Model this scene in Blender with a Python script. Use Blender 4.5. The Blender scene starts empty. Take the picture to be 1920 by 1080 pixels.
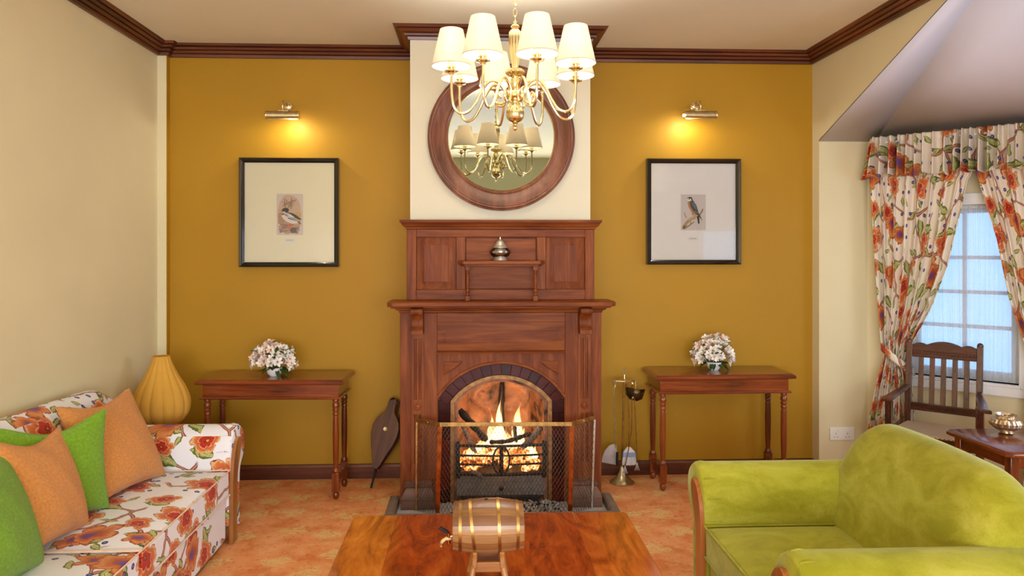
import bpy, bmesh, math, random
from mathutils import Vector, Matrix
R = math.radians; PI = math.pi
rnd = random.Random(7)
scn = bpy.context.scene; COL = scn.collection

# ---------------------------------------------------------------- camera, world, lights, exposure
HC = 1.574; F = 1330.0
cd = bpy.data.cameras.new('camera'); cam = bpy.data.objects.new('camera', cd); COL.objects.link(cam)
cam.location = (0, 0, HC); cam.rotation_euler = (PI/2, 0, -math.atan(55/F))
cd.sensor_fit = 'HORIZONTAL'; cd.sensor_width = 36.0; cd.lens = 36.0*F/1920
cd.shift_x = 19/1920; cd.shift_y = -72/1920; cd.clip_start = 0.02
scn.camera = cam
scn.view_settings.view_transform = 'Standard'; scn.view_settings.look = 'None'
scn.view_settings.gamma = 1.0; scn.view_settings.use_curve_mapping = False
scn.view_settings.exposure = 0.68
w = bpy.data.worlds.new('world'); scn.world = w; w.use_nodes = True
w.node_tree.nodes['Background'].inputs[0].default_value = (0.40, 0.65, 1.0, 1)
w.node_tree.nodes['Background'].inputs[1].default_value = 1.35
def area(name, loc, rot, sx, sy, power, color):
    l = bpy.data.lights.new(name, 'AREA'); l.shape = 'RECTANGLE'; l.size = sx; l.size_y = sy
    l.energy = power; l.color = color
    o = bpy.data.objects.new(name, l); o.location = loc; o.rotation_euler = rot; COL.objects.link(o); return o
def point(name, loc, power, color, radius=0.03, parent=None):
    l = bpy.data.lights.new(name, 'POINT'); l.energy = power; l.color = color; l.shadow_soft_size = radius
    o = bpy.data.objects.new(name, l); o.location = loc; COL.objects.link(o); return o
area('added_rear_fill', (0.2, -2.22, 1.35), (R(96), 0, 0), 4.0, 1.25, 132, (0.96, 0.97, 1.0))  # added soft room fill behind the camera, no known source there
area('daylight_bay_window', (3.91, 2.60, 1.45), (R(52), 0, R(90)), 1.6, 1.1, 24, (0.74, 0.84, 1.0))

# ---------------------------------------------------------------- helpers
def C(r, g, b):
    f = lambda c: (c/255/12.92 if c/255 <= 0.04045 else ((c/255+0.055)/1.055)**2.4)
    return (f(r), f(g), f(b), 1)
OFF = {}
class MB:
    def __init__(s): s.v = []; s.f = []; s.uv = {}; s.mi = []; s.cur = 0
    def add(s, vs, fs, uvs=None, M=None):
        b = len(s.v)
        if M is not None: vs = [M @ Vector(p) for p in vs]
        s.v += [tuple(p) for p in vs]
        for f in fs: s.f.append(tuple(b+i for i in f)); s.mi.append(s.cur)
        if uvs:
            for i, u in enumerate(uvs): s.uv[b+i] = u
        return s
    def box(s, x0, x1, y0, y1, z0, z1, M=None):
        return s.add([(x0,y0,z0),(x1,y0,z0),(x1,y1,z0),(x0,y1,z0),(x0,y0,z1),(x1,y0,z1),(x1,y1,z1),(x0,y1,z1)],
                     [(0,3,2,1),(4,5,6,7),(0,1,5,4),(1,2,6,5),(2,3,7,6),(3,0,4,7)], None, M)
    def prism(s, poly, ax, lo, hi, M=None):
        # poly in the plane across axis ax: x -> (y,z), y -> (x,z), z -> (x,y)
        n = len(poly)
        mk = {'x': lambda p, h: (h, p[0], p[1]), 'y': lambda p, h: (p[0], h, p[1]), 'z': lambda p, h: (p[0], p[1], h)}[ax]
        vs = [mk(p, lo) for p in poly]+[mk(p, hi) for p in poly]
        fs = [tuple(range(n)), tuple(range(2*n-1, n-1, -1))]+[(i, i+n, (i+1) % n+n, (i+1) % n) for i in range(n)]
        return s.add(vs, fs, None, M)
    def lathe(s, prof, c=(0,0,0), n=24, M=None, rib=None, a0=0.0, closed=False):
        vs = []; fs = []
        for r, z in prof:
            for k in range(n):
                a = a0+2*PI*k/n; rr = r*(rib(a, z) if rib else 1)
                vs.append((c[0]+rr*math.cos(a), c[1]+rr*math.sin(a), c[2]+z))
        m = len(prof)
        for i in range(m if closed else m-1):
            j = (i+1) % m
            for k in range(n):
                fs.append((i*n+k, i*n+(k+1) % n, j*n+(k+1) % n, j*n+k))
        if not closed:
            if prof[0][0] > 1e-5: fs.append(tuple(reversed(range(n))))
            if prof[-1][0] > 1e-5: fs.append(tuple(range((m-1)*n, m*n)))
        return s.add(vs, fs, None, M)
    def tube(s, pts, r, n=8, M=None, closed=False, squash=None):
        P = [Vector(p) for p in pts]; m = len(P); vs = []; fs = []
        up = None
        for i in range(m):
            t = (P[(i+1) % m]-P[i-1]) if closed else (P[min(i+1, m-1)]-P[max(i-1, 0)])
            t.normalize()
            if up is None:
                up = Vector((0,0,1)) if abs(t.z) < 0.9 else Vector((1,0,0))
            a = (up-t*up.dot(t)).normalized(); b = t.cross(a); up = a
            rr = r[i] if isinstance(r, (list, tuple)) else r
            for k in range(n):
                g = 2*PI*k/n
                vs.append(P[i]+a*math.cos(g)*rr+b*math.sin(g)*rr*(squash or 1))
        for i in range(m if closed else m-1):
            j = (i+1) % m
            for k in range(n): fs.append((i*n+k, i*n+(k+1) % n, j*n+(k+1) % n, j*n+k))
        if not closed: fs += [tuple(reversed(range(n))), tuple(range((m-1)*n, m*n))]
        return s.add(vs, fs, None, M)
    def ball(s, c, r, n=12, m=8, M=None, sc=(1,1,1)):
        pr = [(0, -1)]+[(math.sin(PI*i/m), -math.cos(PI*i/m)) for i in range(1, m)]+[(0, 1)]
        T = Matrix.Translation(c) @ Matrix.Diagonal((r*sc[0], r*sc[1], r*sc[2], 1))
        if M is not None: T = M @ T
        return s.lathe(pr, n=n, M=T)
    def sheet(s, fn, nu, nv, closed_u=False, M=None):
        vs = []; us = []; fs = []
        for j in range(nv+1):
            for i in range(nu+1):
                q = fn(i/nu, j/nv); vs.append(q[:3]); us.append(q[3] if len(q) > 3 else None)
        for j in range(nv):
            for i in range(nu):
                a = j*(nu+1)+i; fs.append((a, a+1, a+nu+2, a+nu+1))
        return s.add(vs, fs, us if us[0] is not None else None, M)
    def loft(s, rings, cap=True, M=None):
        n = len(rings[0]); vs = [p for r_ in rings for p in r_]; fs = []
        for i in range(len(rings)-1):
            for k in range(n): fs.append((i*n+k, i*n+(k+1) % n, (i+1)*n+(k+1) % n, (i+1)*n+k))
        if cap: fs += [tuple(reversed(range(n))), tuple(range((len(rings)-1)*n, len(rings)*n))]
        return s.add(vs, fs, None, M)
    def build(s, name, mat, parent=None, bev=0, seg=2, sharp=35, local=False, recalc=True, solid=0, subd=0):
        me = bpy.data.meshes.new(name)
        off = Vector((0,0,0))
        if parent is not None and not local: off = OFF.get(parent.name, off)
        vs = [(p[0]-off[0], p[1]-off[1], p[2]-off[2]) for p in s.v] if off.length else s.v
        me.from_pydata(vs, [], s.f)
        mats = mat if isinstance(mat, (list, tuple)) else [mat]
        for m in mats: me.materials.append(m)
        if len(mats) > 1: me.polygons.foreach_set('material_index', s.mi)
        if recalc:
            bm = bmesh.new(); bm.from_mesh(me); bmesh.ops.recalc_face_normals(bm, faces=bm.faces); bm.to_mesh(me); bm.free()
        uvl = me.uv_layers.new(name='UVMap')
        data = [0.0]*(2*len(me.loops))
        for p in me.polygons:
            nx, ny, nz = abs(p.normal.x), abs(p.normal.y), abs(p.normal.z)
            for li in p.loop_indices:
                vi = me.loops[li].vertex_index
                u = s.uv.get(vi)
                if u is None:
                    co = me.vertices[vi].co
                    u = (co.x, co.y) if nz >= nx and nz >= ny else ((co.y, co.z) if nx >= ny else (co.x, co.z))
                data[2*li] = u[0]; data[2*li+1] = u[1]
        uvl.data.foreach_set('uv', data)
        me.polygons.foreach_set('use_smooth', [True]*len(me.polygons))
        if sharp < 180: me.set_sharp_from_angle(angle=R(sharp))
        me.update()
        o = bpy.data.objects.new(name, me); COL.objects.link(o)
        if parent is not None:
            o.parent = parent; OFF[o.name] = off
        if solid:
            md = o.modifiers.new('solid', 'SOLIDIFY'); md.thickness = solid; md.offset = 0
        if bev:
            md = o.modifiers.new('bevel', 'BEVEL'); md.width = bev; md.segments = seg; md.limit_method = 'ANGLE'; md.angle_limit = R(40)
        if subd:
            md = o.modifiers.new('sub', 'SUBSURF'); md.levels = subd; md.render_levels = subd
        return o
def tag(o, label, cat, group=None, kind=None):
    if label: o['label'] = label
    if cat: o['category'] = cat
    if group: o['group'] = group
    if kind: o['kind'] = kind
    return o
def thing(name, label, cat, loc=(0,0,0), rot=0, group=None, M=None):
    o = bpy.data.objects.new(name, None); o.empty_display_size = 0.05; COL.objects.link(o)
    if M is not None: o.matrix_world = M
    else:
        o.location = loc; o.rotation_euler = (0, 0, rot)
    OFF[o.name] = Vector(loc)
    return tag(o, label, cat, group)
def struct(o): o['kind'] = 'structure'; return o
def dup(root, loc, rot, label, group=None):
    r = root.copy(); COL.objects.link(r); r.location = loc; r.rotation_euler = (0, 0, rot); r['label'] = label
    if group: r['group'] = group
    def rec(a, b):
        for ch in [c for c in bpy.data.objects if c.parent == a and c != b]:
            c = ch.copy(); COL.objects.link(c); c.parent = b; rec(ch, c)
    rec(root, r)
    return r
def share(src, name, parent, M):
    o = bpy.data.objects.new(name, src); COL.objects.link(o); o.parent = parent; o.matrix_local = M; return o
def spline(pts, k=6):
    P = [Vector(p) for p in pts]; out = []
    for i in range(len(P)-1):
        a = P[max(i-1, 0)]; b = P[i]; c = P[i+1]; d = P[min(i+2, len(P)-1)]
        for j in range(k):
            t = j/k
            out.append(0.5*((2*b)+(c-a)*t+(2*a-5*b+4*c-d)*t*t+(3*b-a-3*c+d)*t**3))
    out.append(P[-1]); return out
def lerp(tab, z):
    # tab: list of (z, value), descending z
    if z >= tab[0][0]: return tab[0][1]
    for (za, a), (zb, b) in zip(tab, tab[1:]):
        if z >= zb: return b+(a-b)*(z-zb)/(za-zb)
    return tab[-1][1]
def sm(t): t = max(0, min(1, t)); return t*t*(3-2*t)

# ---------------------------------------------------------------- materials
class NT:
    def __init__(s, name):
        s.m = bpy.data.materials.new(name); s.m.use_nodes = True; s.t = s.m.node_tree; s.n = s.t.nodes
        s.b = s.n['Principled BSDF']; s.out = s.n['Material Output']
    def put(s, sock, val):
        if isinstance(val, bpy.types.NodeSocket): s.t.links.new(val, sock)
        elif isinstance(val, (int, float)) and sock.type in ('VECTOR', 'RGBA'):
            sock.default_value = (val,)*3 if sock.type == 'VECTOR' else (val, val, val, 1)
        else: sock.default_value = val
    def nd(s, typ, **kw):
        n = s.n.new(typ)
        for k, v in kw.items(): setattr(n, k, v)
        return n
    def m_(s, op, a, b=None, c=None, clamp=False):
        n = s.nd('ShaderNodeMath', operation=op, use_clamp=clamp)
        for i, x in enumerate((a, b, c)):
            if x is not None: s.put(n.inputs[i], x)
        return n.outputs[0]
    def v_(s, op, a, b=None, scale=None):
        n = s.nd('ShaderNodeVectorMath', operation=op); s.put(n.inputs[0], a)
        if b is not None: s.put(n.inputs[1], b)
        if scale is not None: s.put(n.inputs['Scale'], scale)
        return n.outputs['Value'] if op in ('LENGTH', 'DOT_PRODUCT') else n.outputs[0]
    def mix(s, fac, a, b, typ='MIX'):
        n = s.nd('ShaderNodeMix', data_type='RGBA', blend_type=typ)
        s.put(n.inputs[0], fac); s.put(n.inputs[6], a); s.put(n.inputs[7], b); return n.outputs[2]
    def noise(s, vec, scale, detail=3, rough=0.5, dist=0, col=False, dim='3D'):
        n = s.nd('ShaderNodeTexNoise', noise_dimensions=dim)
        if vec is not None: s.put(n.inputs['Vector'], vec)
        n.inputs['Scale'].default_value = scale; n.inputs['Detail'].default_value = detail
        n.inputs['Roughness'].default_value = rough; n.inputs['Distortion'].default_value = dist
        return n.outputs['Color' if col else 'Fac']
    def vor(s, vec, scale, rand=1.0, feature='F1', dim='2D'):
        n = s.nd('ShaderNodeTexVoronoi', voronoi_dimensions=dim, feature=feature)
        s.put(n.inputs['Vector'], vec); n.inputs['Scale'].default_value = scale; n.inputs['Randomness'].default_value = rand
        return n.outputs
    def ramp(s, fac, stops, interp='LINEAR'):
        n = s.nd('ShaderNodeValToRGB'); n.color_ramp.interpolation = interp; e = n.color_ramp.elements
        while len(e) < len(stops): e.new(0.5)
        for k, (p, c) in enumerate(stops): e[k].position = p; e[k].color = c if len(c) == 4 else tuple(c)+(1,)
        s.put(n.inputs[0], fac); return n.outputs[0]
    def sep(s, v):
        n = s.nd('ShaderNodeSeparateXYZ'); s.put(n.inputs[0], v); return n.outputs
    def co(s, which='Object'): return s.nd('ShaderNodeTexCoord').outputs[which]
    def map(s, vec, scale, rot=(0,0,0), loc=(0,0,0)):
        n = s.nd('ShaderNodeMapping'); s.put(n.inputs[0], vec)
        n.inputs['Scale'].default_value = scale; n.inputs['Rotation'].default_value = rot; n.inputs['Location'].default_value = loc
        return n.outputs[0]
    def bump(s, h, strength=0.3, dist=0.01):
        n = s.nd('ShaderNodeBump'); n.inputs['Strength'].default_value = strength; n.inputs['Distance'].default_value = dist
        s.put(n.inputs['Height'], h); s.t.links.new(n.outputs[0], s.b.inputs['Normal'])
    def set(s, **kw):
        for k, v in kw.items():
            k = {'col': 'Base Color', 'rough': 'Roughness', 'metal': 'Metallic', 'spec': 'Specular IOR Level', 'coat': 'Coat Weight',
                 'coatr': 'Coat Roughness', 'sheen': 'Sheen Weight', 'sheenr': 'Sheen Roughness', 'sheent': 'Sheen Tint', 'ior': 'IOR', 'trans': 'Transmission Weight',
                 'emc': 'Emission Color', 'ems': 'Emission Strength', 'alpha': 'Alpha'}[k]
            s.put(s.b.inputs[k], v)
        return s
    def shader(s, sock): s.t.links.new(sock, s.out.inputs['Surface'])
def plain(name, col, rough=0.5, metal=0, var=0.08, sc=20, **kw):
    n = NT(name); c = n.noise(n.co(), sc, 4)
    dark = tuple(x*(1-var*2) for x in col[:3])+(1,); lite = tuple(min(1, x*(1+var)) for x in col[:3])+(1,)
    n.set(col=n.ramp(c, [(0.3, dark), (0.7, lite)]), rough=rough, metal=metal, **kw); return n.m
def paint(name, col):
    n = NT(name); co = n.co(); a = n.noise(co, 1.6, 3); b = n.noise(co, 160, 2)
    dark = tuple(x*0.93 for x in col[:3])+(1,)
    n.set(col=n.ramp(a, [(0.3, dark), (0.7, col)]), rough=0.55, spec=0.3); n.bump(b, 0.06, 0.004); return n.m
def wood(name, dark, mid, lite, axis='x', rough=0.3, coat=0.3, sc=1.0, fig=1.0, spec=0.5):
    n = NT(name); co = n.co()
    al, ac = 1.1*sc, 11*sc
    S = {'x': (al, ac, ac), 'y': (ac, al, ac), 'z': (ac, ac, al)}[axis]
    v = n.map(co, S); g = n.noise(v, 1.0, 5, 0.55, 1.2*fig)
    S2 = tuple(x*9 if x > 5*sc else x*4 for x in S)
    f = n.noise(n.map(co, S2), 1.0, 3, 0.6, 0.2)
    big = n.noise(co, 2.2, 2)
    t = n.m_('ADD', n.m_('MULTIPLY', g, 0.62), n.m_('ADD', n.m_('MULTIPLY', f, 0.2), n.m_('MULTIPLY', big, 0.22)))
    n.set(col=n.ramp(t, [(0.36, dark), (0.52, mid), (0.70, lite)]), rough=n.m_('ADD', rough-0.06, n.m_('MULTIPLY', f, 0.12)), coat=coat, coatr=0.12, spec=spec)
    n.bump(f, 0.08, 0.002); return n.m
M = {}
M['mustard'] = paint('mustard_paint', C(176, 132, 25))
M['cream'] = paint('cream_paint', C(226, 215, 175))
M['stone'] = paint('pale_breast_paint', C(220, 214, 190))
M['ceil'] = paint('ceiling_paint', C(228, 220, 197))
M['bayceil'] = paint('bay_ceiling_daylight_tint', C(216, 216, 232))  # lavender tint of the daylight is put into this colour
M['whitepaint'] = plain('white_gloss_paint', C(232, 232, 232), 0.35, var=0.02)
MD, MM, ML = C(82, 36, 13), C(120, 60, 25), C(150, 86, 41)
for ax in 'xyz':
    M['mah_'+ax] = wood('mahogany_'+ax, MD, MM, ML, ax, 0.5, 0.0, sc=1.5, spec=0.2)
    M['tbl_'+ax] = wood('polished_teak_'+ax, C(66, 22, 6), C(120, 52, 16), C(164, 84, 34), ax, 0.24, 0.5)
    M['corn_'+ax] = wood('dark_cornice_'+ax, C(50, 20, 9), C(92, 43, 20), C(126, 68, 36), ax, 0.4, 0.2)
    M['chr_'+ax] = wood('dark_chair_wood_'+ax, C(42, 16, 8), C(80, 36, 18), C(112, 56, 28), ax, 0.28, 0.4)
    M['oak_'+ax] = wood('light_oak_'+ax, C(120, 70, 30), C(160, 104, 50), C(190, 136, 76), ax, 0.4, 0.2)
M['plinth'] = wood('worn_plinth_wood', C(72, 44, 34), C(104, 72, 58), C(134, 100, 82), 'x', 0.5, 0)
M['brass'] = plain('polished_brass', C(236, 220, 172), 0.2, 1.0, var=0.06)
M['oldbrass'] = plain('aged_brass', C(184, 146, 86), 0.36, 1.0, var=0.2, sc=30)
M['copper'] = plain('tarnished_copper', C(176, 96, 44), 0.4, 1.0, var=0.25, sc=24)
M['palebrass'] = plain('pale_brass', C(216, 202, 160), 0.3, 1.0, var=0.1, sc=30)
M['steel'] = plain('dull_steel', C(190, 194, 200), 0.45, 0.6, var=0.1)
M['iron'] = plain('cast_iron', C(34, 30, 29), 0.6, 0.4, var=0.25, sc=60)
M['blackframe'] = plain('black_lacquer', C(26, 24, 20), 0.18, var=0.1, coat=0.6)
M['silver'] = plain('old_silver', C(206, 202, 190), 0.3, 0.7, var=0.1)
M['white'] = plain('white_glaze', C(236, 236, 236), 0.2, var=0.01)
M['plastic'] = plain('white_plastic', C(238, 236, 230), 0.35, var=0.01)
M['black'] = plain('black_rubber', C(24, 22, 22), 0.5)
M['char'] = plain('charred_wood', C(34, 26, 22), 0.9, var=0.4, sc=40)
M['ashlog'] = plain('ash_covered_wood', C(110, 100, 94), 0.95, var=0.45, sc=60)
M['slate'] = plain('hearth_slab_stone', C(166, 166, 168), 0.4, var=0.15, sc=9)
M['kerb'] = plain('dark_kerb_wood', C(120, 102, 90), 0.45, var=0.15, sc=12)
M['grout'] = plain('tile_grout', C(150, 128, 116), 0.8)
M['leather'] = plain('black_leather', C(34, 20, 18), 0.45, var=0.2)
for i, c in enumerate((C(80, 28, 23), C(94, 31, 24), C(64, 26, 22))):
    n = NT('maroon_glazed_tile_%d' % i); v = n.noise(n.co(), 30, 4, 0.6, 1)
    n.set(col=n.ramp(v, [(0.35, tuple(x*0.55 for x in c[:3])), (0.7, c)]), rough=0.25, spec=0.15); M['tile%d' % i] = n.m
# table top boards
for i, (a, b, c) in enumerate(((C(120, 52, 12), C(176, 92, 26), C(206, 128, 52)), (C(100, 34, 8), C(156, 66, 18), C(188, 96, 34)),
                               (C(110, 40, 8), C(168, 74, 18), C(200, 106, 36)), (C(118, 46, 10), C(172, 82, 24), C(208, 120, 46)))):
    n = NT('table_board_%d' % i); co = n.co(); v = n.map(co, (5, 1.6, 5), (0, 0, 0.1*i), (i*3.1, i*1.7, 0))
    g = n.noise(v, 1.4, 6, 0.6, 2.6); f = n.noise(n.map(co, (90, 10, 20)), 1, 2)
    t = n.m_('ADD', n.m_('MULTIPLY', g, 0.82), n.m_('MULTIPLY', f, 0.18))
    n.set(col=n.ramp(t, [(0.30, a), (0.5, b), (0.74, c)]), rough=0.16, coat=0.6, coatr=0.08); M['board%d' % i] = n.m
# carpet
n = NT('patterned_carpet'); co = n.co()
wv = n.v_('ADD', co, n.v_('SCALE', n.v_('SUBTRACT', n.noise(co, 9, 3, col=True), (0.5, 0.5, 0.5)), scale=0.09))
V = n.vor(wv, 3.6, 0.55); d = n.v_('SUBTRACT', wv, V['Position']); x, y, z = n.sep(d)
rad = n.v_('LENGTH', n.v_('MULTIPLY', d, (1, 1.35, 0))); th = n.m_('ARCTAN2', y, x)
pet = n.m_('MULTIPLY', n.m_('ADD', 0.62, n.m_('MULTIPLY', n.m_('ABSOLUTE', n.m_('COSINE', n.m_('MULTIPLY', th, 4))), 0.5)), 0.115)
tt = n.m_('DIVIDE', rad, pet)
motif = n.ramp(tt, [(0.0, (0.9,)*3), (0.35, (0.25,)*3), (0.55, (0.95,)*3), (0.8, (0.75,)*3), (1.0, (0,)*3)])
fine = n.noise(co, 26, 4, 0.65); fine2 = n.noise(co, 240, 2)
brk = n.ramp(fine, [(0.40, (0,)*3), (0.56, (1,)*3)])
blob = n.m_('DIVIDE', n.m_('ADD', n.m_('SUBTRACT', 0.080, rad), n.m_('MULTIPLY', n.m_('SUBTRACT', n.noise(co, 20, 3), 0.5), 0.22)), 0.025, clamp=True)
mk = n.m_('MULTIPLY', blob, n.ramp(n.noise(n.map(co, (1, 2.2, 1)), 46, 3, 0.65, 1.2), [(0.42, (0,)*3), (0.56, (1,)*3)]))
V2 = n.vor(wv, 8.0, 1.0, 'DISTANCE_TO_EDGE'); vine = n.m_('MULTIPLY', n.ramp(V2['Distance'], [(0.02, (1,)*3), (0.07, (0,)*3)]), n.ramp(n.noise(co, 5, 2), [(0.46, (0,)*3), (0.56, (1,)*3)]))
base = n.ramp(n.noise(co, 7, 4), [(0.35, C(206, 124, 72)), (0.5, C(220, 144, 92)), (0.68, C(226, 160, 110))])
c1 = n.mix(n.m_('MULTIPLY', mk, 0.95), base, C(214, 190, 126))
c2 = n.mix(n.m_('MULTIPLY', n.ramp(n.noise(co, 15, 5, .7), [(0.52, (0,)*3), (0.64, (1,)*3)]), 0.55), c1, C(214, 176, 112))
c3 = n.mix(n.m_('MULTIPLY', n.ramp(n.noise(co, 38, 3), [(0.58, (0,)*3), (0.68, (1,)*3)]), 0.5), c2, C(184, 78, 44))
c4 = n.mix(0.35, c3, n.ramp(fine2, [(0.3, (0.35,)*3), (0.7, (0.85,)*3)]), 'OVERLAY')
n.set(col=c4, rough=0.95, spec=0.1); n.bump(fine2, 0.5, 0.006); M['carpet'] = n.m
# chintz: white cloth printed with flowers, leaves, vines and berries
def chintz(name, ground, k=1.0, bright=1.0):
    n = NT(name); uv = n.map(n.co('UV'), (1, 1, 0))
    wv = n.v_('ADD', uv, n.v_('SCALE', n.v_('SUBTRACT', n.noise(uv, 13*k, 3, col=True), (0.5, 0.5, 0.5)), scale=0.062/k))
    wv2 = n.v_('ADD', uv, n.v_('SCALE', n.v_('SUBTRACT', n.noise(uv, 7*k, 2, col=True), (0.5, 0.5, 0.5)), scale=0.09/k))
    col = ground
    def step(v, lo, hi): return n.ramp(v, [(lo, (1,)*3), (hi, (0,)*3)])
    def cell(v, scale, rand):
        V = n.vor(v, scale*k, rand); dd = n.v_('SUBTRACT', v, V['Position']); cr = n.sep(V['Color'])
        rot = n.nd('ShaderNodeVectorRotate', rotation_type='Z_AXIS'); n.put(rot.inputs['Vector'], dd); n.put(rot.inputs['Angle'], n.m_('MULTIPLY', cr[0], 6.28))
        return n.sep(rot.outputs[0]), cr
    # vines
    D = n.vor(wv2, 4.2*k, 1.0, 'DISTANCE_TO_EDGE')['Distance']
    gate = n.ramp(n.noise(uv, 3.1*k, 1), [(0.44, (0,)*3), (0.47, (1,)*3)])
    col = n.mix(n.m_('MULTIPLY', step(D, 0.030, 0.040), gate), col, C(120, 58, 40))
    col = n.mix(n.m_('MULTIPLY', step(D, 0.012, 0.018), gate), col, C(196, 140, 112))
    # leaves
    for scale, L, W in ((5.6, 0.066, 0.028), (9.5, 0.036, 0.013)):
        (x, y, z), cr = cell(wv, scale, 0.9)
        xr = n.m_('DIVIDE', x, L/k); prof = n.m_('MULTIPLY', n.m_('SUBTRACT', 1.0, n.m_('MULTIPLY', xr, xr)), W/k)
        e = n.m_('DIVIDE', n.m_('ABSOLUTE', y), n.m_('MAXIMUM', prof, 0.0001))
        ins = n.m_('MULTIPLY', n.m_('LESS_THAN', n.m_('ABSOLUTE', xr), 1.0), n.m_('LESS_THAN', e, 1.0))
        ins = n.m_('MULTIPLY', ins, n.m_('GREATER_THAN', cr[1], 0.30))
        veins = n.m_('ABSOLUTE', n.m_('SINE', n.m_('ADD', n.m_('MULTIPLY', xr, 12), n.m_('MULTIPLY', e, -5))))
        lc = n.ramp(e, [(0.0, C(92, 60, 30)), (0.10, C(200, 200, 140)), (0.45, C(176, 176, 100)), (0.62, C(112, 128, 48)), (0.9, C(84, 104, 36)), (1.0, C(50, 62, 24))])
        lc = n.mix(n.m_('MULTIPLY', n.ramp(veins, [(0.0, (1,)*3), (0.3, (0,)*3)]), 0.5), lc, C(96, 84, 40))
        col = n.mix(ins, col, lc)
    # berries
    V = n.vor(uv, 15*k, 1.0); cr = n.sep(V['Color']); r = n.v_('LENGTH', n.v_('SUBTRACT', uv, V['Position']))
    ins = n.m_('MULTIPLY', n.m_('LESS_THAN', r, 0.011/k), n.m_('GREATER_THAN', cr[1], 0.74))
    col = n.mix(ins, col, n.ramp(n.m_('MULTIPLY', r, 90*k), [(0, C(150, 150, 210)), (0.6, C(60, 60, 130)), (1, C(36, 34, 84))]))
    # flowers
    for scale, R0, petals, pick in ((4.8, 0.066, 5, 0.45), (3.4, 0.092, 6, 0.36)):
        (x, y, z), cr = cell(wv, scale, 0.62)
        y2 = n.m_('MULTIPLY', y, 1.25)
        r = n.m_('SQRT', n.m_('ADD', n.m_('MULTIPLY', x, x), n.m_('MULTIPLY', y2, y2))); th = n.m_('ARCTAN2', y2, x)
        cs = n.m_('ABSOLUTE', n.m_('COSINE', n.m_('MULTIPLY', th, petals/2)))
        Rp = n.m_('MULTIPLY', n.m_('ADD', 0.60, n.m_('MULTIPLY', n.m_('POWER', cs, 0.55), 0.40)), R0/k)
        Rp = n.m_('MULTIPLY', Rp, n.m_('ADD', 1.0, n.m_('MULTIPLY', n.m_('COSINE', th), 0.42 if petals == 6 else 0.18)))
        t = n.m_('DIVIDE', r, Rp)
        t2 = n.m_('ADD', t, n.m_('MULTIPLY', n.m_('SUBTRACT', n.noise(uv, 60*k, 2), 0.5), 0.28))
        A = n.ramp(t2, [(0.0, C(230, 180, 90)), (0.12, C(110, 26, 18)), (0.22, C(190, 50, 32)), (0.45, C(168, 40, 28)), (0.52, C(226, 176, 130)), (0.58, C(200, 92, 46)), (0.80, C(206, 120, 62)), (0.92, C(228, 186, 140)), (1.0, C(130, 50, 28))])
        B = n.ramp(t2, [(0.0, C(120, 60, 110)), (0.2, C(96, 76, 150)), (0.34, C(160, 76, 56)), (0.55, C(196, 108, 52)), (0.8, C(212, 144, 84)), (0.93, C(180, 86, 40)), (1.0, C(130, 60, 30))])
        fc = n.mix(n.m_('GREATER_THAN', cr[1], 0.62), A, B)
        pl = n.m_('MULTIPLY', n.ramp(cs, [(0.06, (1,)*3), (0.16, (0,)*3)]), n.m_('GREATER_THAN', t, 0.35))
        fc = n.mix(n.m_('MULTIPLY', pl, 0.8), fc, C(140, 52, 30))
        ins = n.m_('MULTIPLY', n.m_('LESS_THAN', t, 1.0), n.m_('GREATER_THAN', cr[2], pick))
        col = n.mix(ins, col, fc)
    wv3 = n.noise(n.map(n.co('UV'), (900, 60, 1)), 1, 2)
    n.set(col=col, rough=0.8, spec=0.2, sheen=0.1); n.bump(wv3, 0.12, 0.002); return n.m
M['chintz'] = chintz('floral_chintz', C(232, 232, 238), 0.9)
M['chintz2'] = chintz('floral_curtain_chintz', C(228, 216, 198), 0.92)
def velvet(name, a, b, c):
    n = NT(name); co = n.co(); p = n.noise(n.map(co, (2.2, 3.2, 5)), 2.0, 5, 0.62, 0.5); f = n.noise(n.map(co, (300, 300, 40)), 1, 2)
    t = n.m_('ADD', n.m_('MULTIPLY', p, 0.82), n.m_('MULTIPLY', f, 0.18))
    n.set(col=n.ramp(t, [(0.36, a), (0.52, b), (0.68, c)]), rough=0.75, spec=0.15, sheen=0.5, sheenr=0.35, sheent=(0.9, 0.95, 0.55, 1)); n.bump(f, 0.15, 0.003); return n.m
M['velvet'] = velvet('lime_velvet', C(140, 137, 28), C(160, 157, 46), C(178, 174, 74))
def hopsack(name, a, b):
    n = NT(name); uv = n.co('UV'); x, y, z = n.sep(uv)
    k = 2*PI/0.0052
    s1 = n.m_('SINE', n.m_('MULTIPLY', x, k)); s2 = n.m_('SINE', n.m_('MULTIPLY', y, k)); wv = n.m_('ADD', 0.5, n.m_('MULTIPLY', n.m_('MULTIPLY', s1, s2), 0.5))
    ns = n.noise(uv, 90, 3); t = n.m_('ADD', n.m_('MULTIPLY', wv, 0.45), n.m_('MULTIPLY', ns, 0.6))
    n.set(col=n.ramp(t, [(0.25, a), (0.85, b)]), rough=0.9, spec=0.1, sheen=0.2); n.bump(wv, 0.5, 0.003); return n.m
M['orange'] = hopsack('orange_hopsack', C(188, 114, 48), C(230, 166, 94))
M['green'] = hopsack('green_hopsack', C(90, 132, 18), C(142, 186, 54))
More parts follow.
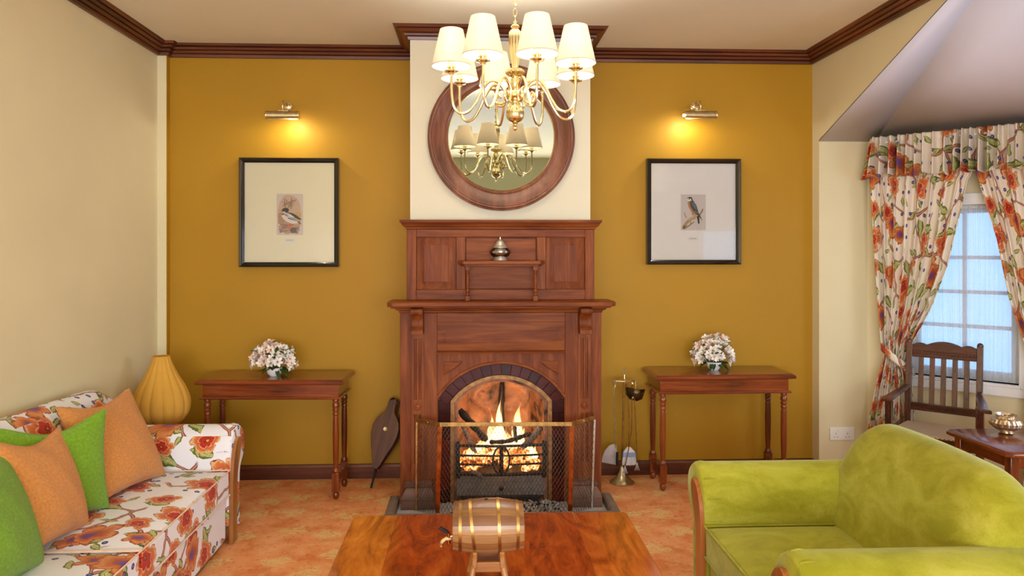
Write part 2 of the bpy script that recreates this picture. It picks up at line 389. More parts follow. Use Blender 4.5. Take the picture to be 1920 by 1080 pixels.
# shades, sheer, glass, flames
def translucent(name, col, tcol, mixf=0.5, transp=0.0, weave=0):
    n = NT(name); n.n.remove(n.b); d = n.nd('ShaderNodeBsdfDiffuse'); t = n.nd('ShaderNodeBsdfTranslucent')
    cc = n.mix(n.m_('MULTIPLY', n.noise(n.map(n.co(), (6, 6, 60)), 1.5, 4, 0.6), 0.35), col, tuple(x*0.72 for x in col[:3])+(1,))
    n.put(d.inputs[0], cc); n.put(t.inputs[0], tcol)
    mx = n.nd('ShaderNodeMixShader'); mx.inputs[0].default_value = mixf; n.t.links.new(d.outputs[0], mx.inputs[1]); n.t.links.new(t.outputs[0], mx.inputs[2])
    o = mx.outputs[0]
    if transp:
        tr = n.nd('ShaderNodeBsdfTransparent'); m2 = n.nd('ShaderNodeMixShader'); m2.inputs[0].default_value = transp
        n.t.links.new(o, m2.inputs[1]); n.t.links.new(tr.outputs[0], m2.inputs[2]); o = m2.outputs[0]
    n.shader(o); return n.m
M['shade'] = translucent('ivory_lampshade', C(244, 234, 214), C(250, 232, 216), 0.20)
M['yshade'] = translucent('yellow_lampshade', C(236, 184, 84), C(236, 184, 84), 0.25)
M['sheer'] = translucent('sheer_net', C(236, 240, 246), C(236, 242, 250), 0.55, 0.42)
def glassy(name, tint, gl=0.08, rough=0.02):
    n = NT(name); n.n.remove(n.b); a = n.nd('ShaderNodeBsdfTransparent'); a.inputs[0].default_value = tint
    g = n.nd('ShaderNodeBsdfGlossy'); g.inputs['Roughness'].default_value = rough
    fr = n.nd('ShaderNodeFresnel'); fr.inputs[0].default_value = 1.45
    mx = n.nd('ShaderNodeMixShader'); n.put(mx.inputs[0], n.m_('ADD', n.m_('MULTIPLY', fr.outputs[0], 1.0), gl-0.04, clamp=True)); n.t.links.new(a.outputs[0], mx.inputs[1]); n.t.links.new(g.outputs[0], mx.inputs[2])
    n.shader(mx.outputs[0]); return n.m
M['glass'] = glassy('window_glass', (0.95, 0.98, 1, 1))
M['picglass'] = glassy('picture_glass', (0.98, 0.98, 0.97, 1), 0.05)
M['jarglass'] = glassy('ribbed_jar_glass', (0.86, 0.86, 0.82, 1), 0.28, 0.08)
n = NT('mirror_glass'); n.set(col=(0.49, 0.55, 0.50, 1), metal=1.0, rough=0.015); M['mirror'] = n.m
def emis(name, col, st):
    n = NT(name); n.set(col=(0, 0, 0, 1), emc=col, ems=st); return n.m
M['bulb'] = emis('lit_bulb', (1, 0.93, 0.82, 1), 14)
n = NT('glowing_embers'); v = n.noise(n.co(), 26, 4, 0.6)
n.set(col=C(40, 20, 14), rough=0.9, emc=n.ramp(v, [(0.36, (0.12, 0.01, 0.0)), (0.5, (1, 0.22, 0.03)), (0.66, (1, 0.72, 0.30))]), ems=n.m_('MULTIPLY', n.m_('MAXIMUM', n.m_('SUBTRACT', v, 0.34), 0), 8)); M['ember'] = n.m
n = NT('flame_glow'); n.n.remove(n.b); gz = n.sep(n.co('Generated'))[2]; lw = n.nd('ShaderNodeLayerWeight'); lw.inputs[0].default_value = 0.35
nz = n.noise(n.map(n.co(), (16, 16, 5)), 1, 3, 0.6, 0.8)
em = n.nd('ShaderNodeEmission'); n.put(em.inputs[0], n.ramp(gz, [(0, (1, 0.78, 0.40)), (0.45, (1, 0.62, 0.24)), (1, (1, 0.36, 0.10))])); em.inputs[1].default_value = 3.0
tr = n.nd('ShaderNodeBsdfTransparent'); mx = n.nd('ShaderNodeMixShader')
fac = n.m_('MULTIPLY', n.m_('MULTIPLY', n.m_('POWER', n.m_('SUBTRACT', 1.0, lw.outputs['Facing']), 1.3), n.m_('SUBTRACT', 1.02, n.m_('POWER', gz, 1.1))), n.ramp(nz, [(0.34, (0.05,)*3), (0.62, (1,)*3)]))
n.put(mx.inputs[0], fac); n.t.links.new(tr.outputs[0], mx.inputs[1]); n.t.links.new(em.outputs[0], mx.inputs[2]); n.shader(mx.outputs[0]); M['flame'] = n.m
n = NT('fireback_iron'); co = n.co(); v = n.noise(co, 6, 4, 0.55, .4); f = n.noise(co, 45, 3)
n.set(col=n.ramp(v, [(0.34, C(24, 18, 15)), (0.42, C(118, 78, 54)), (0.7, C(172, 122, 88))]), rough=0.6, metal=0.2); n.bump(f, 0.5, 0.01); M['fireback'] = n.m
n = NT('cane_weave'); uv = n.co('UV'); x, y, z = n.sep(uv); k = 2*PI/0.022
s1 = n.m_('SINE', n.m_('MULTIPLY', x, k)); s2 = n.m_('SINE', n.m_('MULTIPLY', y, k)); q = n.m_('MULTIPLY', s1, s2)
n.set(col=n.ramp(n.m_('ADD', 0.5, n.m_('MULTIPLY', q, 0.5)), [(0.2, C(140, 108, 80)), (0.6, C(206, 184, 156))]), rough=0.6); n.bump(q, 0.6, 0.004); M['cane'] = n.m
n = NT('printed_ink'); a = n.nd('ShaderNodeVertexColor', layer_name='Col'); n.set(col=a.outputs[0], rough=0.85, spec=0.1); M['ink'] = n.m
M['mat_yellow_lit'] = plain('yellow_lit_mount_board', C(232, 222, 190), 0.9, var=0.01)  # yellow cast of the light put into this mount's colour
M['mat_white'] = plain('white_mount_board', C(232, 226, 222), 0.9, var=0.01)
M['petal'] = plain('white_petal', C(250, 244, 236), 0.6, var=0.06, sc=60)
M['petalpink'] = plain('pink_petal', C(244, 220, 208), 0.6, var=0.08, sc=60)
M['stamen'] = plain('yellow_throat', C(200, 170, 60), 0.6)
M['leaf'] = plain('dark_leaf', C(52, 84, 24), 0.5, var=0.25, sc=30)
n = NT('mercury_glass'); v = n.noise(n.co(), 40, 4, 0.6)
n.set(col=n.ramp(v, [(0.35, C(176, 140, 92)), (0.6, C(228, 216, 190))]), metal=0.8, rough=0.2); M['mercury'] = n.m

# ---------------------------------------------------------------- room shell
ZC = 2.963; XL, XR, YB, YN = -2.125, 2.405, 4.93, -2.3
CX = 0.177; BL, BR, BF = -0.391, 0.746, 4.47
struct(MB().box(XL-.1, 4.1, YN-.1, 5.1, -0.1, 0).build('floor', M['carpet']))
struct(MB().box(XL-.1, XR+.1, YN-.1, 5.1, ZC, ZC+.1).build('ceiling', M['ceil']))
struct(MB().box(XL-.1, XL, YN-.1, 5.03, 0, ZC).build('wall_left', M['cream']))
struct(MB().box(XL, -2.066, 4.88, YB, 0, ZC).build('trim_1', M['cream']))
mb = MB().box(XL-.1, XR+.1, YB, YB+.1, 0, ZC); mb.box(-2.066, -2.063, 4.881, YB, 0, ZC); struct(mb.build('wall_back', M['mustard']))
mb = MB()
mb.box(XR, XR+.1, 4.832, YB+.1, 0, ZC)
mb.prism([(4.832, 2.33), (3.402, 2.875), (1.858, 2.875), (0.43, 2.33), (0.43, ZC), (4.832, ZC)], 'x', XR, XR+.1)
mb.box(XR, XR+.1, YN-.1, 0.43, 0, ZC)
struct(mb.build('wall_right', M['cream']))
mb = MB(); WX0, WX1, WZ0, WZ1 = -1.85, 2.2, 0.65, 2.0
mb.box(XL, WX0, YN-.1, YN, 0, ZC).box(WX1, XR, YN-.1, YN, 0, ZC).box(WX0, WX1, YN-.1, YN, 0, WZ0).box(WX0, WX1, YN-.1, YN, WZ1, ZC)
struct(mb.build('wall_rear', paint('sage_paint', C(186, 190, 168))))
# chimney breast with the fire cavity
mb = MB().box(BL, CX-.335, BF, YB, 0, ZC).box(CX+.335, BR, BF, YB, 0, ZC).box(CX-.335, CX+.335, BF, YB, .84, ZC)
struct(mb.build('wall_chimney', M['stone']))
# bay: recessed wall, 45 degree window wall, outer wall
C0 = (2.748, 4.832); D0 = (3.95, 3.63); U = 1/math.sqrt(2)
def bay(s, off, z): return (C0[0]+s*U-off*U, C0[1]-s*U-off*U, z)      # s along the window wall, off into the room
BM = Matrix(((U, U, 0, C0[0]), (-U, U, 0, C0[1]), (0, 0, 1, 0), (0, 0, 0, 1)))  # local x along the wall, local y outward
struct(MB().box(XR+.1, 2.85, 4.832, 4.93, 0, 2.4).build('wall_bay_side', M['cream']))
LW = 1.70; ws0, ws1, wz0, wz1 = 0.27, 0.86, 0.74, 1.86
mb = MB(); mb.box(0, ws0, 0, .1, 0, 2.4, BM).box(ws1, LW, 0, .1, 0, 2.4, BM).box(ws0, ws1, 0, .1, 0, wz0, BM).box(ws0, ws1, 0, .1, wz1, 2.4, BM)
struct(mb.build('wall_bay_window', M['cream']))
mb = MB(); mb.box(3.95, 4.05, 3.4, 3.70, 0, 2.4).box(3.95, 4.05, 1.56, 1.8, 0, 2.4).box(3.95, 4.05, 1.8, 3.4, 0, .8).box(3.95, 4.05, 1.8, 3.4, 2.1, 2.4)
BM2 = Matrix(((1, 0, 0, 0), (0, -1, 0, 5.262), (0, 0, 1, 0), (0, 0, 0, 1))) @ BM
mb.box(0, ws0, 0, .1, 0, 2.4, BM2).box(ws1, LW, 0, .1, 0, 2.4, BM2).box(ws0, ws1, 0, .1, 0, wz0, BM2).box(ws0, ws1, 0, .1, wz1, 2.4, BM2); mb.box(XR+.1, 2.8, .33, .43, 0, 2.4)
struct(mb.build('wall_bay_outer', M['cream']))
mb = MB()
E1, F1 = (2.511, 3.402, 2.875), (2.772, 3.141, 2.875)
A = [(XR,4.832,2.33), (2.80,4.832,2.33), E1, (XR,3.402,2.875)]
B = [(2.80,4.832,2.33), (3.99,3.642,2.33), F1, E1]
mir = lambda P_: [(x, 5.26-y, z) for x, y, z in P_]
for P_ in (A, B, mir(A), mir(B), [(3.99,3.642,2.33), (3.99,1.618,2.33), (F1[0], 5.26-F1[1], 2.875), F1],
           [(XR,3.402,2.875), E1, F1, (F1[0], 5.26-F1[1], 2.875), (E1[0], 5.26-E1[1], 2.875), (XR,1.858,2.875)]):
    mb.add(P_, [tuple(range(len(P_)))])
struct(mb.build('ceiling_bay', M['bayceil'], recalc=False, solid=0.01))
# cornices and baseboards swept along the walls
def sweep(path, prof, names, mats):
    n = len(path); nor = []
    for i in range(n-1):
        dx, dy = path[i+1][0]-path[i][0], path[i+1][1]-path[i][1]; l = math.hypot(dx, dy); nor.append((dy/l, -dx/l))
    def off(i, d):
        a = nor[max(i-1, 0)]; b = nor[min(i, n-2)]
        if a == b: return (path[i][0]+a[0]*d, path[i][1]+a[1]*d)
        return (path[i][0]+(a[0]+b[0])*d, path[i][1]+(a[1]+b[1])*d)
    for i in range(n-1):
        if names[i] is None: continue
        p = prof[i] if isinstance(prof, list) and isinstance(prof[0], list) else prof
        r0 = [(*off(i, d), z) for d, z in p]; r1 = [(*off(i+1, d), z) for d, z in p]
        struct(MB().loft([r0, r1]).build(names[i], mats[i], sharp=20))
WP = [(XL, YN), (XL, 4.88), (-2.065, 4.88), (-2.065, YB), (BL, YB), (BL, BF), (BR, BF), (BR, YB), (XR, YB), (XR, YN)]
cp = [(0, 2.883), (.020, 2.883), (.026, 2.900), (.017, 2.905), (.036, 2.908), (.044, 2.921), (.034, 2.926), (.056, 2.929), (.064, 2.941), (.054, 2.946), (.078, 2.949), (.088, ZC), (0, ZC)]
cpb = [(0, 2.889), (.012, 2.889), (.016, 2.906), (.008, 2.909), (.032, 2.911), (.036, 2.922), (.028, 2.925), (.056, 2.929), (.076, 2.942), (.066, 2.946), (.090, 2.948), (.100, ZC), (0, ZC)]
CN = ['trim_2', 'trim_3', 'trim_4', 'trim_5', 'trim_6', 'trim_7', 'trim_8', 'trim_9', 'trim_10']
CMt = [M['corn_y'], M['corn_x'], M['corn_y'], M['corn_x'], M['corn_y'], M['corn_x'], M['corn_y'], M['corn_x'], M['corn_y']]
sweep(WP, [cp, cp, cp, cp, cpb, cpb, cpb, cp, cp], CN, CMt)
bp = [(0, 0), (.02, 0), (.02, .08), (.014, .094), (0, .098)]
sweep(WP, bp, ['baseboard_left', None, None, 'baseboard_back', None, None, None, 'baseboard_back_right', None], CMt)
sweep([(XR, YB), (XR, 4.832), C0, D0], bp, ['baseboard_right', 'baseboard_bay', 'baseboard_bay_window'], [M['corn_y'], M['corn_x'], M['corn_x']])

# window in the bay: casing, sash, glazing bars and panes
W1 = bpy.data.objects.new('window_1', None); COL.objects.link(W1); struct(W1)
mb = MB()
for a in ((ws0-.07, ws0, -.022, 0, wz0-.02, wz1+.07), (ws1, ws1+.07, -.022, 0, wz0-.02, wz1+.07), (ws0-.07, ws1+.07, -.024, 0, wz1, wz1+.075), (ws0-.09, ws1+.09, -.035, 0, wz0-.075, wz0-.02)):
    mb.box(*a, BM)
mb.box(ws0-.01, ws1+.01, -.035, .06, wz0-.02, wz0, BM)
mb.build('window_casing', M['whitepaint'], W1, 0.004)
mb = MB()
for a in ((ws0, ws0+.045), (ws1-.045, ws1)): mb.box(a[0], a[1], .05, .09, wz0, wz1, BM)
for a in ((wz0, wz0+.06), (wz1-.05, wz1)): mb.box(ws0+.045, ws1-.045, .05, .09, a[0], a[1], BM)
mb.build('sash', M['whitepaint'], W1, 0.003)
zz = [.80, 1.078, 1.30, 1.523, 1.81]; ss = [ws0+.045, .565, ws1-.045]
for z in zz[1:-1]: MB().box(ws0+.045, ws1-.045, .06, .085, z-.012, z+.012, BM).build('glazing_bar', M['whitepaint'], W1)
MB().box(.553, .577, .06, .085, .80, 1.81, BM).build('glazing_bar', M['whitepaint'], W1)
for a, b in zip(ss, ss[1:]):
    for c, d in zip(zz, zz[1:]): MB().box(a, b, .070, .074, c, d, BM).build('pane', M['glass'], W1)
W2 = bpy.data.objects.new('window_2', None); COL.objects.link(W2); struct(W2)
mb = MB().box(3.96, 4.03, 1.8, 1.86, .8, 2.1).box(3.96, 4.03, 3.34, 3.4, .8, 2.1).box(3.96, 4.03, 1.86, 3.34, .8, .86).box(3.96, 4.03, 1.86, 3.34, 2.04, 2.1).box(3.96, 4.03, 2.57, 2.63, .86, 2.04)
mb.build('window_frame', M['whitepaint'], W2)
for a, b in ((1.86, 2.57), (2.63, 3.34)): MB().box(3.99, 3.995, a, b, .86, 2.04).build('pane', M['glass'], W2)
W4 = bpy.data.objects.new('window_4', None); COL.objects.link(W4); struct(W4)
mb = MB().box(ws0, ws0+.05, .04, .09, wz0, wz1, BM2).box(ws1-.05, ws1, .04, .09, wz0, wz1, BM2).box(ws0+.05, ws1-.05, .04, .09, wz0, wz0+.05, BM2).box(ws0+.05, ws1-.05, .04, .09, wz1-.05, wz1, BM2)
mb.build('window_frame', M['whitepaint'], W4)
MB().box(ws0+.05, ws1-.05, .06, .065, wz0+.05, wz1-.05, BM2).build('pane', M['glass'], W4)
W3 = bpy.data.objects.new('added_rear_window', None); COL.objects.link(W3); struct(W3)  # unseen window in the rear wall, added to go with the fill light
mb = MB().box(WX0, WX1, YN-.08, YN-.02, WZ0, WZ0+.06).box(WX0, WX1, YN-.08, YN-.02, WZ1-.06, WZ1)
for x in (WX0+.03, -.4, .8, WX1-.03): mb.box(x-.03, x+.03, YN-.08, YN-.02, WZ0+.06, WZ1-.06)
mb.build('window_frame', M['whitepaint'], W3)
for a, b in ((WX0+.06, -.43), (-.37, .77), (.83, WX1-.06)): MB().box(a, b, YN-.052, YN-.048, WZ0+.06, WZ1-.06).build('pane', M['glass'], W3)

# ---------------------------------------------------------------- mantelpiece
mp = thing('mantelpiece', 'carved reddish mahogany mantelpiece with panelled overmantel around the burning fire', 'fireplace', (CX, 4.41, 0))
def P_(mb, name, axis='x', bev=0.003, lab=None, mat=None, parent=None, **k):
    o = mb.build(name, mat or M['mah_'+axis], parent or mp, bev, **k)
    if lab: o['label'] = lab
    return o
def raised(x0, x1, z0, z1, yo, yi, b):
    # bevelled field panel: outer edge at yo, inner field at yi (towards the room is smaller y)
    q = [(x0, yo, z0), (x1, yo, z0), (x1, yo, z1), (x0, yo, z1)]
    s1 = [(x0+b, yi+.007, z0+b), (x1-b, yi+.007, z0+b), (x1-b, yi+.007, z1-b), (x0+b, yi+.007, z1-b)]
    s2 = [(p[0], yi, p[2]) for p in s1]
    bk = [(p[0], yo+.012, p[2]) for p in q]
    return MB().loft([bk, q, s1, s2])
# overmantel
OH = .583; OZ0, OZ1 = 1.262, 1.70; OY = 4.40
P_(MB().box(CX-OH, CX+OH, OY+.022, BF, OZ0, OZ1), 'overmantel_back')
for x0, x1, z0, z1, ax in ((CX-OH, CX-OH+.058, OZ0, OZ1, 'z'), (CX+OH-.058, CX+OH, OZ0, OZ1, 'z'), (CX-.278, CX-.222, 1.326, 1.652, 'z'), (CX+.222, CX+.278, 1.326, 1.652, 'z')):
    P_(MB().box(x0, x1, OY, OY+.022, z0, z1), 'stile', ax)
for z0, z1 in ((OZ0, 1.326), (1.652, OZ1)): P_(MB().box(CX-OH+.058, CX+OH-.058, OY, OY+.022, z0, z1), 'rail')
for x0, x1 in ((CX-.525, CX-.278), (CX+.278, CX+.525)): P_(raised(x0+.004, x1-.004, 1.330, 1.648, OY+.016, OY-.006, .046), 'panel', 'z', 0)
P_(MB().box(CX-.218, CX+.218, OY+.012, OY+.022, 1.33, 1.648), 'panel')
def step_cap(name, hw, yf, steps, yb=BF):
    # mouldings whose overhang grows upwards: (overhang, z)
    rings = []
    for o, z in steps: rings.append([(CX-hw-o, yf-o, z), (CX+hw+o, yf-o, z), (CX+hw+o, yb, z), (CX-hw-o, yb, z)])
    return P_(MB().loft(rings), name, 'x', 0, sharp=25)
step_cap('cap_moulding', OH, OY, [(.002, 1.70), (.008, 1.702), (.010, 1.712), (.022, 1.718), (.032, 1.736), (.040, 1.742), (.042, 1.757)])
# small shelf on turned spindles
P_(MB().prism([(CX-.267, OY+.005), (CX+.267, OY+.005), (CX+.267, 4.35), (CX+.235, 4.285), (CX-.235, 4.285), (CX-.267, 4.35)], 'z', 1.483, 1.505), 'small_shelf', 'x', .004)
P_(MB().prism([(CX-.25, OY+.005), (CX+.25, OY+.005), (CX+.25, 4.36), (CX+.225, 4.30), (CX-.225, 4.30), (CX-.25, 4.36)], 'z', 1.472, 1.484), 'shelf_moulding', 'x', .002)
for sx in (-1, 1):
    x = CX+sx*.206; mb = MB().box(x-.014, x+.014, 4.306, 4.334, 1.262, 1.292).box(x-.014, x+.014, 4.306, 4.334, 1.448, 1.472)
    mb.lathe([(.009, 1.292), (.013, 1.298), (.009, 1.304), (.008, 1.308), (.014, 1.322), (.008, 1.335), (.011, 1.340), (.007, 1.346), (.012, 1.38), (.008, 1.425), (.012, 1.43), (.008, 1.436), (.010, 1.442), (.010, 1.448)], (x, 4.32, 0), 14)
    P_(mb, 'spindle', 'z', .001)
# main shelf and bed mould
SH = .685
P_(MB().prism([(CX-SH, 4.245), (CX-SH+.03, 4.20), (CX+SH-.03, 4.20), (CX+SH, 4.245), (CX+SH, BF), (CX-SH, BF)], 'z', 1.233, 1.262), 'mantel_shelf', 'x', .008, seg=3)
step_cap('bed_moulding', .62, 4.36, [(.0, 1.185), (.006, 1.19), (.008, 1.2), (.02, 1.204), (.028, 1.214), (.05, 1.218), (.052, 1.234)])
# front board with the arch cut out of it
AZ, RO, RI = .413, .459, .388
a1 = math.asin(.388/RO); arc = [(CX+RO*math.sin(-a1+2*a1*i/36), AZ+RO*math.cos(-a1+2*a1*i/36)) for i in range(37)]
P_(MB().prism([(CX-.62, .02), (CX-.388, .02)]+arc+[(CX+.388, .02), (CX+.62, .02), (CX+.62, 1.187), (CX-.62, 1.187)], 'y', 4.36, BF), 'front_board', 'z', .002)
# moulded lip round the arch
rings = []
for i in range(37):
    a = -a1+2*a1*i/36; rings.append([(CX+r_*math.sin(a), y_, AZ+r_*math.cos(a)) for r_, y_ in ((RO+.002, 4.352), (RO+.014, 4.352), (RO+.018, 4.362), (RO-.004, 4.362))])
P_(MB().loft(rings), 'arch_moulding', 'x', 0)
# stiles beside the arch: slight steps like the joinery of the photograph
for sx in (-1, 1):
    x = CX+sx*.434
    P_(MB().box(x-.04, x+.04, 4.350, 4.362, .165, 1.186), 'inner_stile', 'z', .002)
P_(MB().box(CX-.394, CX+.394, 4.352, 4.362, 1.128, 1.186), 'top_rail', 'x', .002)
P_(raised(CX-.392, CX+.392, .955, 1.126, 4.359, 4.343, .052), 'frieze_panel', 'x', 0)
P_(MB().prism([(4.362, .938), (4.334, .938), (4.332, .947), (4.35, .955), (4.362, .955)], 'x', CX-.394, CX+.394), 'frieze_sill', 'x', 0)
for sx in (-1, 1):
    tri = [(CX+sx*.353, .888), (CX+sx*.236, .888)]+[(CX+sx*(.236+(.353-.236)*t), .888-.082*(t**.8)) for t in (.25, .5, .75, 1)]
    g = (sum(p[0] for p in tri)/6, sum(p[1] for p in tri)/6)
    inn = [(p[0]+(g[0]-p[0])*.3, p[1]+(g[1]-p[1])*.3) for p in tri]
    P_(MB().loft([[(p[0], 4.361, p[1]) for p in tri], [(p[0], 4.352, p[1]) for p in tri], [(p[0], 4.345, p[1]) for p in inn]]), 'spandrel_panel', 'x', 0)
# fluted pilasters with rosettes, corbels, plinths
for sx in (-1, 1):
    xc = CX+sx*.511; hw = .039; yf = 4.340
    def notch(x): return [(x-.008, yf), (x-.0055, yf+.009), (x, yf+.011), (x+.0055, yf+.009), (x+.008, yf)]
    P_(MB().prism([(xc-hw, 4.362), (xc-hw, yf)]+notch(xc-.014)+notch(xc+.014)+[(xc+hw, yf), (xc+hw, 4.362)], 'z', .66, 1.03), 'pilaster', 'z', 0, sharp=50)
    P_(MB().box(xc-hw, xc+hw, yf, 4.362, 1.03, 1.07), 'pilaster_block', 'z', .001); P_(MB().box(xc-hw, xc+hw, yf, 4.362, .57, .66), 'pilaster_block', 'z', .001)
    P_(MB().prism([(xc-hw, 4.362), (xc-hw, yf)]+notch(xc-.014)+notch(xc+.014)+[(xc+hw, yf), (xc+hw, 4.362)], 'z', .27, .57), 'pilaster', 'z', 0, sharp=50)
    P_(MB().box(xc-hw, xc+hw, yf, 4.362, .165, .27), 'pilaster_block', 'z', .001)
    P_(MB().lathe([(0, .0), (.02, .0), (.022, .004), (.017, .008), (.014, .005), (0, .009)], M=Matrix.Translation((xc, yf, .617)) @ Matrix.Rotation(R(90), 4, 'X'), n=18), 'rosette', 'z', 0)
    sc = spline([(4.362, 0, 1.222), (4.262, 0, 1.222), (4.245, 0, 1.205), (4.255, 0, 1.185), (4.28, 0, 1.178), (4.300, 0, 1.15), (4.300, 0, 1.115), (4.285, 0, 1.095), (4.280, 0, 1.088)], 5)
    poly = [(p.x, p.z) for p in sc]+[(4.275, 1.086), (4.275, 1.06), (4.362, 1.06)]
    P_(MB().prism(poly, 'x', xc-.036, xc+.036), 'corbel', 'z', .002, sharp=30)
    x0, x1 = (CX-.605, CX-.40) if sx < 0 else (CX+.40, CX+.605)
    P_(MB().loft([[(x0+i, 4.25+j, z), (x1-i, 4.25+j, z), (x1-i, 4.37, z), (x0+i, 4.37, z)] for i, j, z in
                  ((0, 0, .02), (0, 0, .082), (.003, .004, .086), (.003, .004, .092), (.03, .035, .140), (.022, .028, .146), (.022, .028, .160), (.032, .04, .166))]), 'plinth', 'x', 0, 'worn grey-brown plinth block', M['plinth'])

# ---------------------------------------------------------------- fireplace insert: tiles, metal arch, fireback
fi = thing('fireplace_insert', 'arched fire opening lined with maroon glazed tiles and a sooty metal fireback', 'fireplace insert', (CX, 4.40, 0.02))
a2 = math.asin(.314/RI)
inn = [(CX+RI*math.sin(a2-2*a2*i/30), AZ+RI*math.cos(a2-2*a2*i/30)) for i in range(31)]
big = [(CX+(RO+.02)*math.sin(-a1+2*a1*i/30), AZ+(RO+.02)*math.cos(-a1+2*a1*i/30)) for i in range(31)]
MB().prism([(CX-.387, .02)]+[(CX-.387, .65)]+[(CX+(RO-.001)*math.sin(-a1+2*a1*i/30), AZ+(RO-.001)*math.cos(-a1+2*a1*i/30)) for i in range(31)]+[(CX+.387, .65), (CX+.387, .02), (CX+.314, .02)]+inn+[(CX-.314, .02)], 'y', 4.388, 4.42).build('tile_backing', M['grout'], fi)
g = .0012
for i in range(14):
    b0 = -a1+2*a1*i/14+g/.43; b1 = -a1+2*a1*(i+1)/14-g/.43
    p = [(CX+RO*math.sin(b0+(b1-b0)*k/3)*.998, AZ+RO*.998*math.cos(b0+(b1-b0)*k/3)) for k in range(4)]+[(CX+(RI+.001)*math.sin(b1+(b0-b1)*k/3), AZ+(RI+.001)*math.cos(b1+(b0-b1)*k/3)) for k in range(4)]
    MB().prism(p, 'y', 4.374+rnd.uniform(-.0012, .0012), 4.392).build('tile', M['tile%d' % rnd.choice((0, 0, 1, 2))], fi, .0015)
for sx in (-1, 1):
    zs = [.02+.0775*k for k in range(9)]
    for k in range(8):
        z0, z1 = zs[k]+g, min(zs[k+1], .64)-g
        xo, xi = CX+sx*.387, CX+sx*.315
        zt = z1+(.011 if k == 7 else 0)
        MB().prism([(xo, z0), (xi, z0), (xi, z1), (xo, zt)], 'y', 4.374+rnd.uniform(-.0012, .0012), 4.392).build('tile', M['tile%d' % rnd.choice((0, 1, 2, 2))], fi, .0015)
def band(r0, r1, y0, y1, hw0, hw1, zb):
    t0, t1 = math.asin(hw0/r0), math.asin(hw1/r1)
    o_ = [(CX+r0*math.sin(-t0+2*t0*i/30), AZ+r0*math.cos(-t0+2*t0*i/30)) for i in range(31)]
    i_ = [(CX+r1*math.sin(t1-2*t1*i/30), AZ+r1*math.cos(t1-2*t1*i/30)) for i in range(31)]
    return MB().prism([(CX-hw0, zb)]+o_+[(CX+hw0, zb), (CX+hw1, zb)]+i_+[(CX-hw1, zb)], 'y', y0, y1)
band(RI+.001, RI-.024, 4.362, 4.47, .3142, .290, .02).build('arch_rim', plain('sooty_brass', C(150, 112, 72), .5, .7, var=.25, sc=30), fi, .003)['label'] = 'dull brass arch rim'
band(RI-.022, RI-.046, 4.40, 4.50, .291, .266, .02).build('inner_arch', M['fireback'], fi, .003)
# fireback: a shell that narrows towards the back and leans forward at the top
def fb(u, v):
    a = -1+2*u; z = .02+.80*v
    if abs(a) > .55: t = (1-abs(a))/.45; x = math.copysign(.30-.10*t, a); y = 4.47+.27*t
    else: x = .20*a/.55; y = 4.74+.03*(1-(a/.55)**2)
    if v > .55: y -= .10*((v-.55)/.45)**1.5*(1 if abs(a) < .55 else (1-abs(a))/.45)
    r_ = math.hypot((x-.01)/.17, (z-.60)/.10)
    if abs(a) < .55: y -= .022*math.exp(-((r_-1)/.22)**2)+.012*math.exp(-(r_/.5)**2)
    return (CX+x, y, z)
MB().sheet(fb, 60, 40).build('fireback', M['fireback'], fi, recalc=False, solid=.008)
MB().box(CX-.33, CX+.33, 4.47, 4.80, .80, .835).build('smoke_hood', M['iron'], fi)
bo = MB().lathe([(.026, 0), (.026, .006), (.016, .014), (0, .016)], n=8, rib=lambda a, z: 1+.18*math.cos(5*a), M=Matrix.Translation((CX-.125, 4.715, .625)) @ Matrix.Rotation(R(90), 4, 'X')).build('boss', M['fireback'], fi, local=False)
# hearth slab and kerb
hs = MB().box(CX-.625, CX+.625, 4.10, 4.36, 0.0005, .02).box(CX-.335, CX+.335, 4.36, 4.80, 0.0005, .02).build('hearth_slab', M['slate'], None, .002)
tag(hs, 'pale grey hearth slab in front of the tiled fire opening', 'hearth')
hk = thing('hearth_kerb', 'low dark wooden kerb running round the hearth slab', 'kerb', (CX, 4.25, 0))
for sx in (-1, 1):
    x0, x1 = (CX-.682, CX-.627) if sx < 0 else (CX+.627, CX+.682)
    MB().box(x0, x1, 4.0955, 4.40, 0.001, .055).box(x0+.008, x1-.008, 4.096, 4.395, .0551, .060).build('kerb_side', M['kerb'], hk, .003)
MB().box(CX-.682, CX+.682, 4.04, 4.095, 0.001, .055).box(CX-.672, CX+.672, 4.048, 4.088, .0551, .060).build('kerb_front', M['kerb'], hk, .003)

# ---------------------------------------------------------------- fire grate, logs, embers, flames
fg = thing('fire_grate', 'black cast iron fire grate holding the burning logs', 'grate', (CX, 4.40, .02))
def bar_pts(z, x0, x1): return [(CX+x0+(x1-x0)*i/14, 4.395-.025*math.cos((x0+(x1-x0)*i/14)/.275*PI/2), z) for i in range(15)]
for z, r_ in ((.362, .009), (.188, .012)): MB().tube(bar_pts(z, -.275, .275), r_, 8).build('grate_bar', M['iron'], fg)
for z in (.302, .247):
    for x0, x1 in ((-.265, -.045), (.045, .265)): MB().tube(bar_pts(z, x0, x1), .007, 8).build('grate_bar', M['iron'], fg)
for sx in (-1, 1):
    MB().box(CX+sx*.268-.013, CX+sx*.268+.013, 4.385, 4.415, .16, .385).build('upright', M['iron'], fg, .004)
    pts = [(CX+sx*(.012+.038*abs(math.sin(t))), 4.368, .275+.078*math.cos(t)) for t in [PI*k/16 for k in range(17)]]
    MB().tube(pts, .006, 7).build('scroll', M['iron'], fg)
    MB().tube(bar_pts(.302, min(0, sx*.05), max(0, sx*.05)), .006, 7).build('scroll', M['iron'], fg)
MB().tube([(CX, 4.37, .19), (CX, 4.366, .36)], [.016, .011], 10).build('centre_post', M['iron'], fg)
